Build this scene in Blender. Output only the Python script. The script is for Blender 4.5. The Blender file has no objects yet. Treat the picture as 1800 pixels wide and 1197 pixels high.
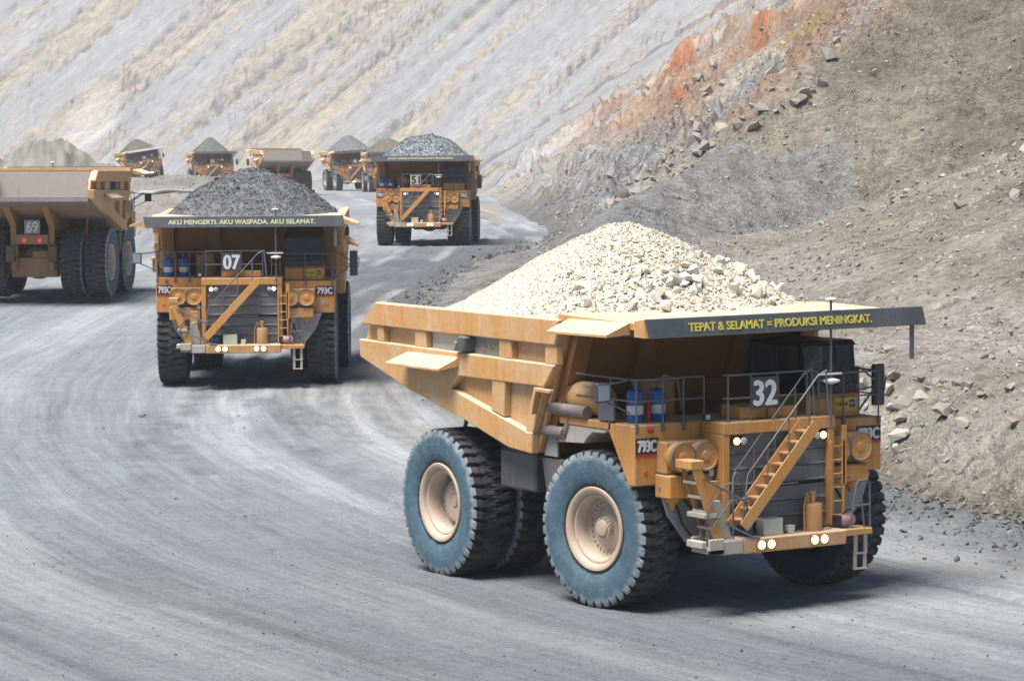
import bpy, bmesh, math, random
import numpy as np
from mathutils import Vector, Matrix

R = math.radians
random.seed(7)
rng = np.random.default_rng(7)
scene = bpy.context.scene
COL = scene.collection

# ------------------------------------------------------------------ camera
CAM_H = 10.657
cam_d = bpy.data.cameras.new('camera')
cam_d.sensor_width = 36.0
cam_d.lens = 5472.1 / 1800.0 * 36.0
cam_d.clip_start = 0.5
cam_d.clip_end = 6000
cam = bpy.data.objects.new('camera', cam_d)
COL.objects.link(cam)
cam.location = (0, 0, CAM_H)
cam.matrix_world = (Matrix.Translation((0, 0, CAM_H)) @ Matrix.Rotation(R(90) - 0.07191, 4, 'X')
                    @ Matrix.Rotation(-0.0071, 4, 'Z'))
scene.camera = cam

# ------------------------------------------------------------------ world, sun, exposure
SUN_DIR = Vector((-0.62, -0.56, 2.1)).normalized()
SUN_EL = math.asin(SUN_DIR.z)
world = bpy.data.worlds.new('World')
scene.world = world
world.use_nodes = True
wn = world.node_tree
wn.nodes.clear()
sky = wn.nodes.new('ShaderNodeTexSky')
sky.sky_type = 'NISHITA'
sky.sun_disc = False
sky.sun_elevation = SUN_EL
sky.sun_rotation = math.atan2(SUN_DIR.x, SUN_DIR.y)
sky.altitude = 1500
sky.air_density = 1.0
sky.dust_density = 4.0
sky.ozone_density = 1.0
bgn = wn.nodes.new('ShaderNodeBackground')
bgn.inputs['Strength'].default_value = 0.05
wo = wn.nodes.new('ShaderNodeOutputWorld')
wn.links.new(sky.outputs[0], bgn.inputs[0])
wn.links.new(bgn.outputs[0], wo.inputs[0])

sun_d = bpy.data.lights.new('sun', 'SUN')
sun_d.energy = 4.0
sun_d.angle = R(34.0)
sun_d.color = (1.0, 0.955, 0.89)
sun = bpy.data.objects.new('sun', sun_d)
COL.objects.link(sun)
sun.rotation_euler = SUN_DIR.to_track_quat('Z', 'Y').to_euler()
sun.location = (0, 0, 120)

vs = scene.view_settings
vs.view_transform = 'Standard'
vs.look = 'None'
vs.exposure = 0.82
vs.gamma = 1.0
vs.use_curve_mapping = False
scene.cycles.volume_bounces = 0
scene.cycles.max_bounces = 5
scene.cycles.diffuse_bounces = 1


# ------------------------------------------------------------------ numpy noise
def _hash(ix, iy, seed):
    h = (ix.astype(np.int64) * 374761393 + iy.astype(np.int64) * 668265263 + seed * 974634777) & 0xFFFFFFFF
    h = ((h ^ (h >> 13)) * 1274126177) & 0xFFFFFFFF
    h = (h ^ (h >> 16)) & 0xFFFFFFFF
    return h


def gnoise(x, y, seed=0):
    ix = np.floor(x)
    iy = np.floor(y)
    fx = x - ix
    fy = y - iy
    ux = fx * fx * fx * (fx * (fx * 6 - 15) + 10)
    uy = fy * fy * fy * (fy * (fy * 6 - 15) + 10)

    def gr(dx, dy):
        a = _hash(ix + dx, iy + dy, seed) * (2 * math.pi / 4294967296.0)
        return np.cos(a) * (fx - dx) + np.sin(a) * (fy - dy)
    n0 = gr(0, 0) * (1 - ux) + gr(1, 0) * ux
    n1 = gr(0, 1) * (1 - ux) + gr(1, 1) * ux
    return (n0 * (1 - uy) + n1 * uy) * 1.45


def fbm(x, y, oct=5, seed=0, gain=0.5, lac=2.03):
    s = 0
    a = 1.0
    t = 0
    for i in range(oct):
        s = s + a * gnoise(x, y, seed + i * 17)
        t += a
        a *= gain
        x = x * lac + 13.7
        y = y * lac + 5.3
    return s / t


def ridged(x, y, oct=4, seed=0, gain=0.55):
    s = 0
    a = 1.0
    t = 0
    for i in range(oct):
        s = s + a * (1 - 2 * np.abs(gnoise(x, y, seed + i * 31)))
        t += a
        a *= gain
        x = x * 2.07 + 3.1
        y = y * 2.07 + 7.7
    return s / t


def sstep(a, b, x):
    t = np.clip((x - a) / (b - a), 0, 1)
    return t * t * (3 - 2 * t)


def smin(a, b, k):
    h = np.clip(0.5 + 0.5 * (b - a) / k, 0, 1)
    return b * (1 - h) + a * h - k * h * (1 - h)


def smax(a, b, k):
    return -smin(-a, -b, k)


# ------------------------------------------------------------------ terrain heights (metres, camera stands at x=y=0)
_ky = np.array([-400, 60, 75, 95, 118, 160, 200, 226, 270, 330, 433, 490, 543, 631, 800, 3000], float)
_kz = np.array([0, 0, 0, .22, .66, 1.35, 1.52, 1.43, 1.15, .75, 0, -.88, -1.5, -1.82, -2.2, -2.2], float)
_gy = np.linspace(-400, 3000, 3401)
_gz = np.interp(_gy, _ky, _kz)
_gz = np.convolve(np.pad(_gz, 8, 'edge'), np.ones(17) / 17, 'valid')


def ground_base(y):
    return np.interp(y, _gy, _gz)


def polydist(x, y, pts):
    """signed distance to an open path (positive on the right of travel) and arc length along it"""
    best = np.full(np.shape(x), 1e9)
    sd = np.zeros(np.shape(x))
    al = np.zeros(np.shape(x))
    L = 0.0
    n = len(pts) - 1
    for i in range(n):
        ax, ay = pts[i]
        bx, by = pts[i + 1]
        dx, dy = bx - ax, by - ay
        l = math.hypot(dx, dy)
        t = ((x - ax) * dx + (y - ay) * dy) / (l * l)
        tc = np.clip(t, -50 if i == 0 else 0, 50 if i == n - 1 else 1)
        ex = x - ax - tc * dx
        ey = y - ay - tc * dy
        d = np.hypot(ex, ey)
        sgn = np.where(dx * ey - dy * ex > 0, -1.0, 1.0)
        m = d < best
        best = np.where(m, d, best)
        sd = np.where(m, d * sgn, sd)
        al = np.where(m, L + tc * l, al)
        L += l
    return sd, al


def bezier_path(pts, n=6):
    """Catmull-Rom through the points"""
    P = [np.array(p, float) for p in pts]
    P = [2 * P[0] - P[1]] + P + [2 * P[-1] - P[-2]]
    out = []
    for i in range(1, len(P) - 2):
        for k in range(n):
            t = k / n
            p0, p1, p2, p3 = P[i - 1], P[i], P[i + 1], P[i + 2]
            out.append(0.5 * ((2 * p1) + (-p0 + p2) * t + (2 * p0 - 5 * p1 + 4 * p2 - p3) * t * t
                              + (-p0 + 3 * p1 - 3 * p2 + p3) * t ** 3))
    out.append(P[-2])
    return [tuple(o) for o in out]


# road centre line, far end first, and the edge windrow along the foot of the hill
ROAD = bezier_path([(-36, 620), (-24, 470), (-10, 300), (-6, 224), (-9, 160), (-9.6, 118), (-4.5, 90), (4.5, 68.5),
                    (15, 53), (27, 42), (50, 28)], 4)
EDGE = bezier_path([(4.5, 236), (1.5, 215), (-2.5, 185), (-4.2, 150), (-3.2, 126), (3, 108), (10.2, 87.5), (13.1, 79),
                    (18.2, 66), (27, 50), (50, 32)], 4)
_xby = np.array([100, 226, 275, 335, 420, 500, 560, 2000], float)
_xbx = np.array([5.0, 4.2, 3.4, 0.5, -2.5, -4.5, -5.5, -5.5], float)


def windrow(x, y):
    s, a = polydist(x, y, EDGE)
    s = 0.55 - s                       # positive towards the hill
    return s, a


def hill_raw(x, y):
    """smooth hill form above datum, with zone weights"""
    xb = np.interp(y, _xby, _xbx)
    B = 0.66 * (x - xb)
    C = 0.70 * (0.8 * (x + 5) + 0.6 * (y - 557))
    A = 0.70 * (0.30 * (x - 4) + 0.95 * (y - 226))
    BC = smax(B, C, 5.0)
    main = smin(A, BC, 1.6)
    s, a = windrow(x, y)
    # low bank beside the road and the bench that climbs behind it
    hb = np.interp(y, [60, 88, 100, 112, 125, 150, 240], [3.0, 2.5, 2.2, 1.3, 0.8, 0.5, 0.3])
    bank = hb * sstep(-0.2, 3.6, s) - 0.5 * np.exp(-((s - 5.6) / 1.3) ** 2) * sstep(1.2, 2.4, hb)
    bench = bank + 0.062 * np.clip(s - 4, 0, 200)
    bench = np.where(s < -0.3, -1.0 + 0.0 * s, bench)
    # dumped gravel fans at the foot of the near face
    # (a tipped ridge of gravel running down from its crest, with a lower apron)
    px_, py_ = 16.2, 223.0
    qx_, qy_ = 7.8, 206.0
    tt = np.clip(((x - px_) * (qx_ - px_) + (y - py_) * (qy_ - py_)) / ((qx_ - px_) ** 2 + (qy_ - py_) ** 2), 0, 1)
    dd = np.hypot(x - px_ - tt * (qx_ - px_), y - py_ - tt * (qy_ - py_))
    fan = 7.2 - 3.9 * tt ** .9 - .56 * (np.sqrt(dd * dd + .5) - .7) + .55 * fbm(x * .22, y * .16, 4, 71) + .3 * fbm(x * .6, y * .12, 3, 72)
    bench = bench + .30 * np.clip(s - 19 - 2.5 * fbm(x * .05, y * .04, 2, 74), 0, 60)
    gb = ground_base(y)
    h = smax(smax(main, bench, 3.0), fan, 0.8)
    h = np.minimum(h, 75 + 0 * h)
    return h + gb, dict(A=A, BC=BC, B=B, C=C, main=main, bench=bench, fan=fan, s=s, a=a, gb=gb, hb=hb)


def mound_h(x, y):
    """stockpile mounds and the spoil bank between the two roads"""
    m = np.zeros(np.shape(x))
    m = m + 4.9 * sstep(206, 268, y + 4 * fbm(x * .06, y * .06, 3, 91)) * (1 - sstep(272, 300, y)) * (1 - sstep(-25, -13, x)) * (0.86 + .14 * fbm(x * .12, y * .1, 3, 77) * 2)
    far = y > 560
    if np.any(far):
        nz = np.where(far, 2.6 * fbm(x * .09, y * .05, 4, 92) + 1.0 * ridged(x * .2, y * .2, 4, 94) + 1.3 * fbm(x * .4, y * .12, 4, 93), 0)
        rm = random.Random(31)
        for k in range(16):
            mx, my = rm.uniform(-135, -78), rm.uniform(628, 662)
            mh, mr = rm.uniform(3.8, 7.4) * (1.0 if mx < -90 else .65), rm.uniform(6, 13)
            d2 = ((x - mx) / mr) ** 2 + ((y - my) / (mr * 1.3)) ** 2
            m = np.maximum(m, (mh * np.exp(-d2 * 1.1) * (1 + .22 * nz) + .5 * nz * np.exp(-d2 * .6) - .6) * far)
    # the carriageway on the left side is built up a little
    m = np.maximum(m, 0)
    m = m + .45 * np.exp(-((x + 23) / 9) ** 4 - ((y - 163) / 20) ** 4)
    return np.maximum(m, 0)


# ------------------------------------------------------------------ materials
class NT:
    def __init__(self, name):
        self.m = bpy.data.materials.new(name)
        self.m.use_nodes = True
        self.t = self.m.node_tree
        self.t.nodes.clear()
        self.out = self.n('ShaderNodeOutputMaterial')
        self.b = self.n('ShaderNodeBsdfPrincipled')
        self.t.links.new(self.b.outputs[0], self.out.inputs['Surface'])

    def n(self, typ, **kw):
        nd = self.t.nodes.new(typ)
        for k, v in kw.items():
            setattr(nd, k, v)
        return nd

    def l(self, a, b):
        self.t.links.new(a, b)

    def noise(self, vec, scale, detail=4, rough=0.55, dist=0.0):
        nd = self.n('ShaderNodeTexNoise')
        nd.inputs['Scale'].default_value = scale
        nd.inputs['Detail'].default_value = detail
        nd.inputs['Roughness'].default_value = rough
        nd.inputs['Distortion'].default_value = dist
        if vec is not None:
            self.l(vec, nd.inputs['Vector'])
        return nd.outputs['Fac']

    def ramp(self, fac, lo, hi, a=0.0, b=1.0):
        nd = self.n('ShaderNodeMapRange')
        nd.inputs['From Min'].default_value = lo
        nd.inputs['From Max'].default_value = hi
        nd.inputs['To Min'].default_value = a
        nd.inputs['To Max'].default_value = b
        self.l(fac, nd.inputs['Value'])
        return nd.outputs['Result']

    def mix(self, fac, a, b, mode='MIX'):
        nd = self.n('ShaderNodeMix', data_type='RGBA', blend_type=mode)
        if isinstance(fac, (int, float)):
            nd.inputs[0].default_value = fac
        else:
            self.l(fac, nd.inputs[0])
        for i, v in ((6, a), (7, b)):
            if isinstance(v, tuple):
                nd.inputs[i].default_value = (*v, 1.0)
            else:
                self.l(v, nd.inputs[i])
        return nd.outputs[2]

    def math(self, op, a, b=0.0):
        nd = self.n('ShaderNodeMath', operation=op)
        for i, v in ((0, a), (1, b)):
            if isinstance(v, (int, float)):
                nd.inputs[i].default_value = v
            else:
                self.l(v, nd.inputs[i])
        return nd.outputs[0]

    def obj(self, scale=(1, 1, 1), jitter=True):
        tc = self.n('ShaderNodeTexCoord')
        v = tc.outputs['Object']
        if jitter:
            oi = self.n('ShaderNodeObjectInfo')
            ad = self.n('ShaderNodeVectorMath', operation='MULTIPLY_ADD')
            ad.inputs[1].default_value = (1, 1, 1)
            self.l(v, ad.inputs[0])
            mu = self.math('MULTIPLY', oi.outputs['Random'], 37.0)
            self.l(mu, ad.inputs[2])
            v = ad.outputs[0]
        if scale != (1, 1, 1):
            mp = self.n('ShaderNodeVectorMath', operation='MULTIPLY')
            mp.inputs[1].default_value = scale
            self.l(v, mp.inputs[0])
            v = mp.outputs[0]
        return v

    def pebbles(self, vec, scale):
        vo = self.n('ShaderNodeTexVoronoi')
        vo.inputs['Scale'].default_value = scale
        self.l(vec, vo.inputs['Vector'])
        sp = self.n('ShaderNodeSeparateColor')
        self.l(vo.outputs['Color'], sp.inputs[0])
        return sp.outputs[0], vo.outputs['Distance']

    def bump(self, height, strength, dist):
        nd = self.n('ShaderNodeBump')
        nd.inputs['Strength'].default_value = strength
        nd.inputs['Distance'].default_value = dist
        self.l(height, nd.inputs['Height'])
        self.l(nd.outputs[0], self.b.inputs['Normal'])


def paint(name, col, dust=(0.50, 0.41, 0.30), amount=0.55, rough=0.5, rust=0.25, bumpd=0.004, top=0.6, metal=0.0, grime=0.45):
    k = NT(name)
    v = k.obj()
    n1 = k.noise(v, 1.3, 5, 0.6)
    n2 = k.noise(v, 9.0, 4, 0.6)
    st = k.noise(k.obj((7.0, 7.0, 0.45)), 1.6, 3, 0.6)
    c = k.mix(k.ramp(n1, 0.3, 0.7, 0.0, 0.5), col, tuple(x * 0.78 for x in col))
    f = k.math('MULTIPLY', k.ramp(st, 0.45, 0.75), rust)
    c = k.mix(f, c, (0.20, 0.075, 0.025))
    geo = k.n('ShaderNodeNewGeometry')
    sep = k.n('ShaderNodeSeparateXYZ')
    k.l(geo.outputs['Normal'], sep.inputs[0])
    up = k.ramp(sep.outputs['Z'], 0.2, 0.95, 0.0, top)
    d = k.math('ADD', k.math('MULTIPLY', k.ramp(k.math('ADD', n1, k.math('MULTIPLY', n2, 0.5)), 0.55, 0.98), amount), up)
    n5 = k.noise(k.obj((3.0, 3.0, .35)), 1.1, 5, 0.65)
    d = k.math('ADD', d, k.math('MULTIPLY', k.ramp(n5, .52, .72), amount * .55))
    d = k.math('MINIMUM', d, 0.92)
    c = k.mix(d, c, dust)
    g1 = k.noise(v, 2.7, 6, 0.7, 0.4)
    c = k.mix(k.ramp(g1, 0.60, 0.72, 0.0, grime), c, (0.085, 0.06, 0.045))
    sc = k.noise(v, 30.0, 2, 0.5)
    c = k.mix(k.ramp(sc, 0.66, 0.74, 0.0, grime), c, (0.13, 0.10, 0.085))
    k.l(c, k.b.inputs['Base Color'])
    k.l(k.ramp(d, 0, 0.8, rough, 0.85), k.b.inputs['Roughness'])
    k.b.inputs['Metallic'].default_value = metal
    k.bump(k.math('ADD', n2, n1), 0.25, bumpd)
    return k.m


def plain(name, col, rough=0.6, emit=None, es=0.0, metal=0.0):
    k = NT(name)
    v = k.obj()
    n = k.noise(v, 6.0, 4)
    c = k.mix(k.ramp(n, 0.3, 0.7, 0, 0.35), col, tuple(x * 0.72 + 0.02 for x in col))
    k.l(c, k.b.inputs['Base Color'])
    k.b.inputs['Roughness'].default_value = rough
    k.b.inputs['Metallic'].default_value = metal
    if emit:
        k.b.inputs['Emission Color'].default_value = (*emit, 1)
        k.b.inputs['Emission Strength'].default_value = es
    return k.m


def terrain_mat(name, scales, contrast, bump_d, peb=(), streak=None):
    """base colour comes from the baked geology attribute, grain from object-space noise"""
    k = NT(name)
    at = k.n('ShaderNodeAttribute', attribute_name='col')
    tc = k.n('ShaderNodeTexCoord')
    v = tc.outputs['Object']
    tot = None
    for s, w in scales:
        n = k.math('MULTIPLY', k.math('SUBTRACT', k.noise(v, s, 5, 0.65), 0.5), w)
        tot = n if tot is None else k.math('ADD', tot, n)
    hgt = None
    for sc, w, mk in peb:
        f, d = k.pebbles(v, sc)
        msk = k.ramp(k.noise(v, mk, 3, .6), .42, .62)
        f = k.math('MULTIPLY', k.math('MULTIPLY', k.math('SUBTRACT', f, .5), w), msk)
        tot = k.math('ADD', tot, f)
        hh = k.math('MULTIPLY', k.math('MULTIPLY', k.math('SUBTRACT', .55, d), msk), w * .9)
        hgt = hh if hgt is None else k.math('ADD', hgt, hh)
    tot = k.math('MULTIPLY', tot, at.outputs['Alpha'])
    hgt = None if hgt is None else k.math('MULTIPLY', hgt, at.outputs['Alpha'])
    if streak:
        ts = k.n('ShaderNodeAttribute', attribute_name='track')
        mp = k.n('ShaderNodeVectorMath', operation='MULTIPLY')
        mp.inputs[1].default_value = streak[0]
        k.l(ts.outputs['Vector'], mp.inputs[0])
        n = k.math('MULTIPLY', k.math('SUBTRACT', k.noise(mp.outputs[0], 1.0, 4, 0.6), 0.5), streak[1])
        tot = k.math('ADD', tot, n)
    mul = k.math('ADD', k.math('MULTIPLY', tot, contrast), 1.0)
    mul = k.math('MAXIMUM', mul, 0.25)
    vm = k.n('ShaderNodeVectorMath', operation='SCALE')
    k.l(at.outputs['Color'], vm.inputs[0])
    k.l(mul, vm.inputs['Scale'])
    k.l(vm.outputs[0], k.b.inputs['Base Color'])
    k.b.inputs['Roughness'].default_value = 0.95
    k.b.inputs['Specular IOR Level'].default_value = 0.15
    k.bump(tot if hgt is None else k.math('ADD', tot, hgt), 0.9, bump_d)
    return k.m


M = {}
M['ground'] = terrain_mat('haul_road_dust', [(0.5, .35), (2.2, .45), (9.0, .8), (26.0, .7)], 0.75, 0.07, peb=((14.0, .45, .8), (5.0, .2, .35)), streak=((4.5, 0.16, 0), 0.9))
M['hill'] = terrain_mat('broken_rock_slope', [(0.22, .6), (0.8, 1.0), (2.6, 1.1), (8.0, .8)], 1.0, 0.40, peb=((7.0, .75, .5), (2.4, .55, .3)), streak=((1.3, 0.16, 0), 0.9))


# ------------------------------------------------------------------ mesh helpers
def link(o, parent=None):
    COL.objects.link(o)
    if parent is not None:
        o.parent = parent
    return o


def mesh_np(name, verts, faces, mat, attrs=None, smooth=False):
    me = bpy.data.meshes.new(name)
    verts = np.ascontiguousarray(verts, dtype=np.float32)
    faces = np.ascontiguousarray(faces, dtype=np.int32)
    nf, k = faces.shape
    me.vertices.add(len(verts))
    me.vertices.foreach_set('co', verts.ravel())
    me.loops.add(nf * k)
    me.loops.foreach_set('vertex_index', faces.ravel())
    me.polygons.add(nf)
    me.polygons.foreach_set('loop_start', np.arange(0, nf * k, k, dtype=np.int32))
    me.polygons.foreach_set('use_smooth', np.full(nf, smooth, dtype=bool))
    for an, (typ, data) in (attrs or {}).items():
        a = me.attributes.new(an, typ, 'POINT')
        a.data.foreach_set('color' if typ == 'FLOAT_COLOR' else 'vector', np.ascontiguousarray(data, dtype=np.float32).ravel())
    me.update(calc_edges=True)
    if mat is not None:
        me.materials.append(mat)
    return me


def grid_faces(nr, nc, keep=None):
    i = np.arange(nr * nc).reshape(nr, nc)
    f = np.stack([i[:-1, :-1], i[:-1, 1:], i[1:, 1:], i[1:, :-1]], -1).reshape(-1, 4)
    if keep is not None:
        f = f[keep[f].any(1)]
    return f


def compact(verts, faces, *arrs):
    used = np.unique(faces)
    mp = np.full(len(verts), -1, np.int64)
    mp[used] = np.arange(len(used))
    return (verts[used], mp[faces], *[a[used] for a in arrs])


def lerp(a, b, t):
    return a + (b - a) * t[..., None]


# ------------------------------------------------------------------ the ground sheet
def ground_eval(x, y):
    s, a = polydist(x, y, ROAD)
    w, wa = windrow(x, y)
    near = sstep(700, 150, np.hypot(x, y))
    warp = 1.4 * fbm(x * .035, y * .02, 3, 5)
    lat = s + warp
    # wheel ruts along the road, softer between them
    rut = ridged(lat * .55, a * .008, 3, 11) * .5 + fbm(lat * 2.1, a * .03, 3, 12) * .5
    onroad = sstep(-0.5, -3.5, w)
    z = ground_base(y) + mound_h(x, y)
    z = z + near * (.055 * rut * onroad + .035 * fbm(x * 1.1, y * .9, 4, 13) + .10 * fbm(x * .12, y * .07, 3, 14))
    # windrow of dark broken rock along the foot of the bank
    wr = np.exp(-((w + 1.1) / 1.0) ** 2)
    wr_h = np.interp(y, [55, 75, 95, 105, 140, 190, 230], [.42, .44, .44, .45, .22, .12, .1])
    z = z + wr * wr_h * (1 + .8 * fbm(x * 1.3, y * 1.1, 4, 15)) * sstep(40, 60, y)
    # colour
    grey = np.array([.255, .274, .296])
    dust = np.array([.392, .408, .428])
    dark = np.array([.128, .136, .145])
    warm = np.array([.31, .275, .225])
    brown = np.array([.25, .215, .16])
    t = sstep(-.15, .35, fbm(lat * .23, a * .012, 4, 21, .6))
    c = lerp(np.broadcast_to(grey, (*x.shape, 3)), dust, t * .85)
    c = lerp(c, dark, .45 * sstep(.05, .45, fbm(lat * .7 + 9, a * .03, 5, 22, .65)))
    c = lerp(c, warm, 1.0 * sstep(.02, .34, fbm(lat * .16 + 40, a * .015, 4, 23, .55)) * sstep(2, -9, s - 0 * x))
    c = lerp(c, dark * .95, .92 * sstep(-11.5, -4.0, w + 4.0 * fbm(x * .2, y * .12, 5, 24, .6)) * sstep(102, 124, y) * sstep(300, 215, y))
    c = lerp(c, dark, .75 * wr * sstep(320, 230, y))
    c = lerp(c, brown, .8 * np.exp(-(((x + 3.2) / 2.4) ** 2 + ((y - 116) / 9) ** 2)) * sstep(-.3, .3, fbm(x * .7, y * .3, 4, 27)))
    # pale track down the middle of the lane in the curve
    c = lerp(c, np.array([.44, .445, .45]), .6 * np.exp(-((s + 2.6 + 1.2 * fbm(x * .08, y * .05, 2, 26)) / 1.6) ** 2) * sstep(56, 72, y) * sstep(150, 95, y))
    for k in range(16):
        r_ = random.Random(900 + k)
        off = -11 + 13.0 * (k + r_.random()) / 16
        ln = off + 1.6 * math.sin(k * 2.3) * np.sin(a * (.018 + .012 * r_.random()) + k) - s
        band = np.exp(-(ln / .42) ** 4)
        brk = sstep(-.12, .25, fbm(a * .05 + 7 * k, lat * .15, 3, 400 + k))
        lug = .6 + .4 * (np.sin(a * 11.0 + np.abs(ln) * 5) > 0)
        tone = dark * .95 if k % 3 else dust * 1.12
        c = lerp(c, tone, .50 * band * brk * (lug if k % 3 else 1))
        z = z - .028 * band * brk * near
        z = z + .035 * np.exp(-((np.abs(ln) - .62) / .14) ** 2) * brk * near
    # churned ground where the trucks swing round
    for k, (ccx, ccy, rad, wd) in enumerate(((14, 108, 21.5, .5), (14, 108, 23.4, .5), (15, 104, 27.0, .6), (16, 108, 19.2, .45), (14, 108, 25.3, .4))):
        rr_ = np.hypot(x - ccx, (y - ccy) * .62)
        bd = np.exp(-((rr_ - rad) / wd) ** 2) * sstep(80, 92, y) * sstep(128, 112, y) * (x < 6)
        c = lerp(c, dark if k % 2 == 0 else dust * 1.15, .55 * bd * sstep(-.3, .2, fbm(x * .5, y * .4, 3, 450 + k)))
    c = lerp(c, dark * .95, .85 * sstep(-5.0, -1.4, w + 1.5 * fbm(x * .5, y * .3, 4, 28)) * sstep(125, 108, y) * sstep(50, 60, y))
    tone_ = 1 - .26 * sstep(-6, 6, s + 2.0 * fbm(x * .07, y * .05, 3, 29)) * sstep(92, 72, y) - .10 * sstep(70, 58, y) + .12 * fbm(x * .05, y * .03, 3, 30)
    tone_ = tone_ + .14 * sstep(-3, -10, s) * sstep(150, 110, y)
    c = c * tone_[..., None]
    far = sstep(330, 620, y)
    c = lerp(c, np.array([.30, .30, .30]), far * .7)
    mh = mound_h(x, y)
    mc = lerp(np.broadcast_to(np.array([.285, .275, .25]), (*x.shape, 3)), np.array([.20, .195, .18]), sstep(-.2, .4, fbm(x * .15, y * .12, 4, 25)))
    mc = lerp(mc, lerp(np.broadcast_to(np.array([.185, .19, .17]), (*x.shape, 3)), np.array([.31, .30, .27]), sstep(-.2, .3, fbm(x * .3, y * .1, 4, 33))), sstep(500, 560, y) * .9)
    c = lerp(c, mc, sstep(.55, 1.3, mh))
    return z, c, np.stack([lat, a, np.zeros_like(a)], -1)


def pol_grid(az, rr):
    A, D = np.meshgrid(az, rr)
    return D * np.sin(A), D * np.cos(A)


az = np.concatenate([np.radians(np.linspace(-88, -13, 26)), np.radians(np.linspace(-12.8, 12.8, 560)), np.radians(np.linspace(13, 88, 26))])
rr = np.concatenate([np.geomspace(1.5, 44, 16), np.geomspace(45, 760, 640), np.geomspace(770, 1900, 22)])
gx, gy = pol_grid(az, rr)
gz, gc, gt = ground_eval(gx, gy)
gv = np.stack([gx, gy, gz], -1).reshape(-1, 3)
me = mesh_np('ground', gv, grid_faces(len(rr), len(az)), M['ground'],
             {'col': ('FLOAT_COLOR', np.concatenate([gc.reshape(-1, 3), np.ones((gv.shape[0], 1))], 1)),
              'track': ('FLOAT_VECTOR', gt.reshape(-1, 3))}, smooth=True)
ground = link(bpy.data.objects.new('ground', me))
ground['kind'] = 'structure'
ground['label'] = 'grey dusty haul road and pit floor with wheel tracks'


def ground_z(x, y):
    return ground_eval(np.array([float(x)]), np.array([float(y)]))[0][0]


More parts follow.
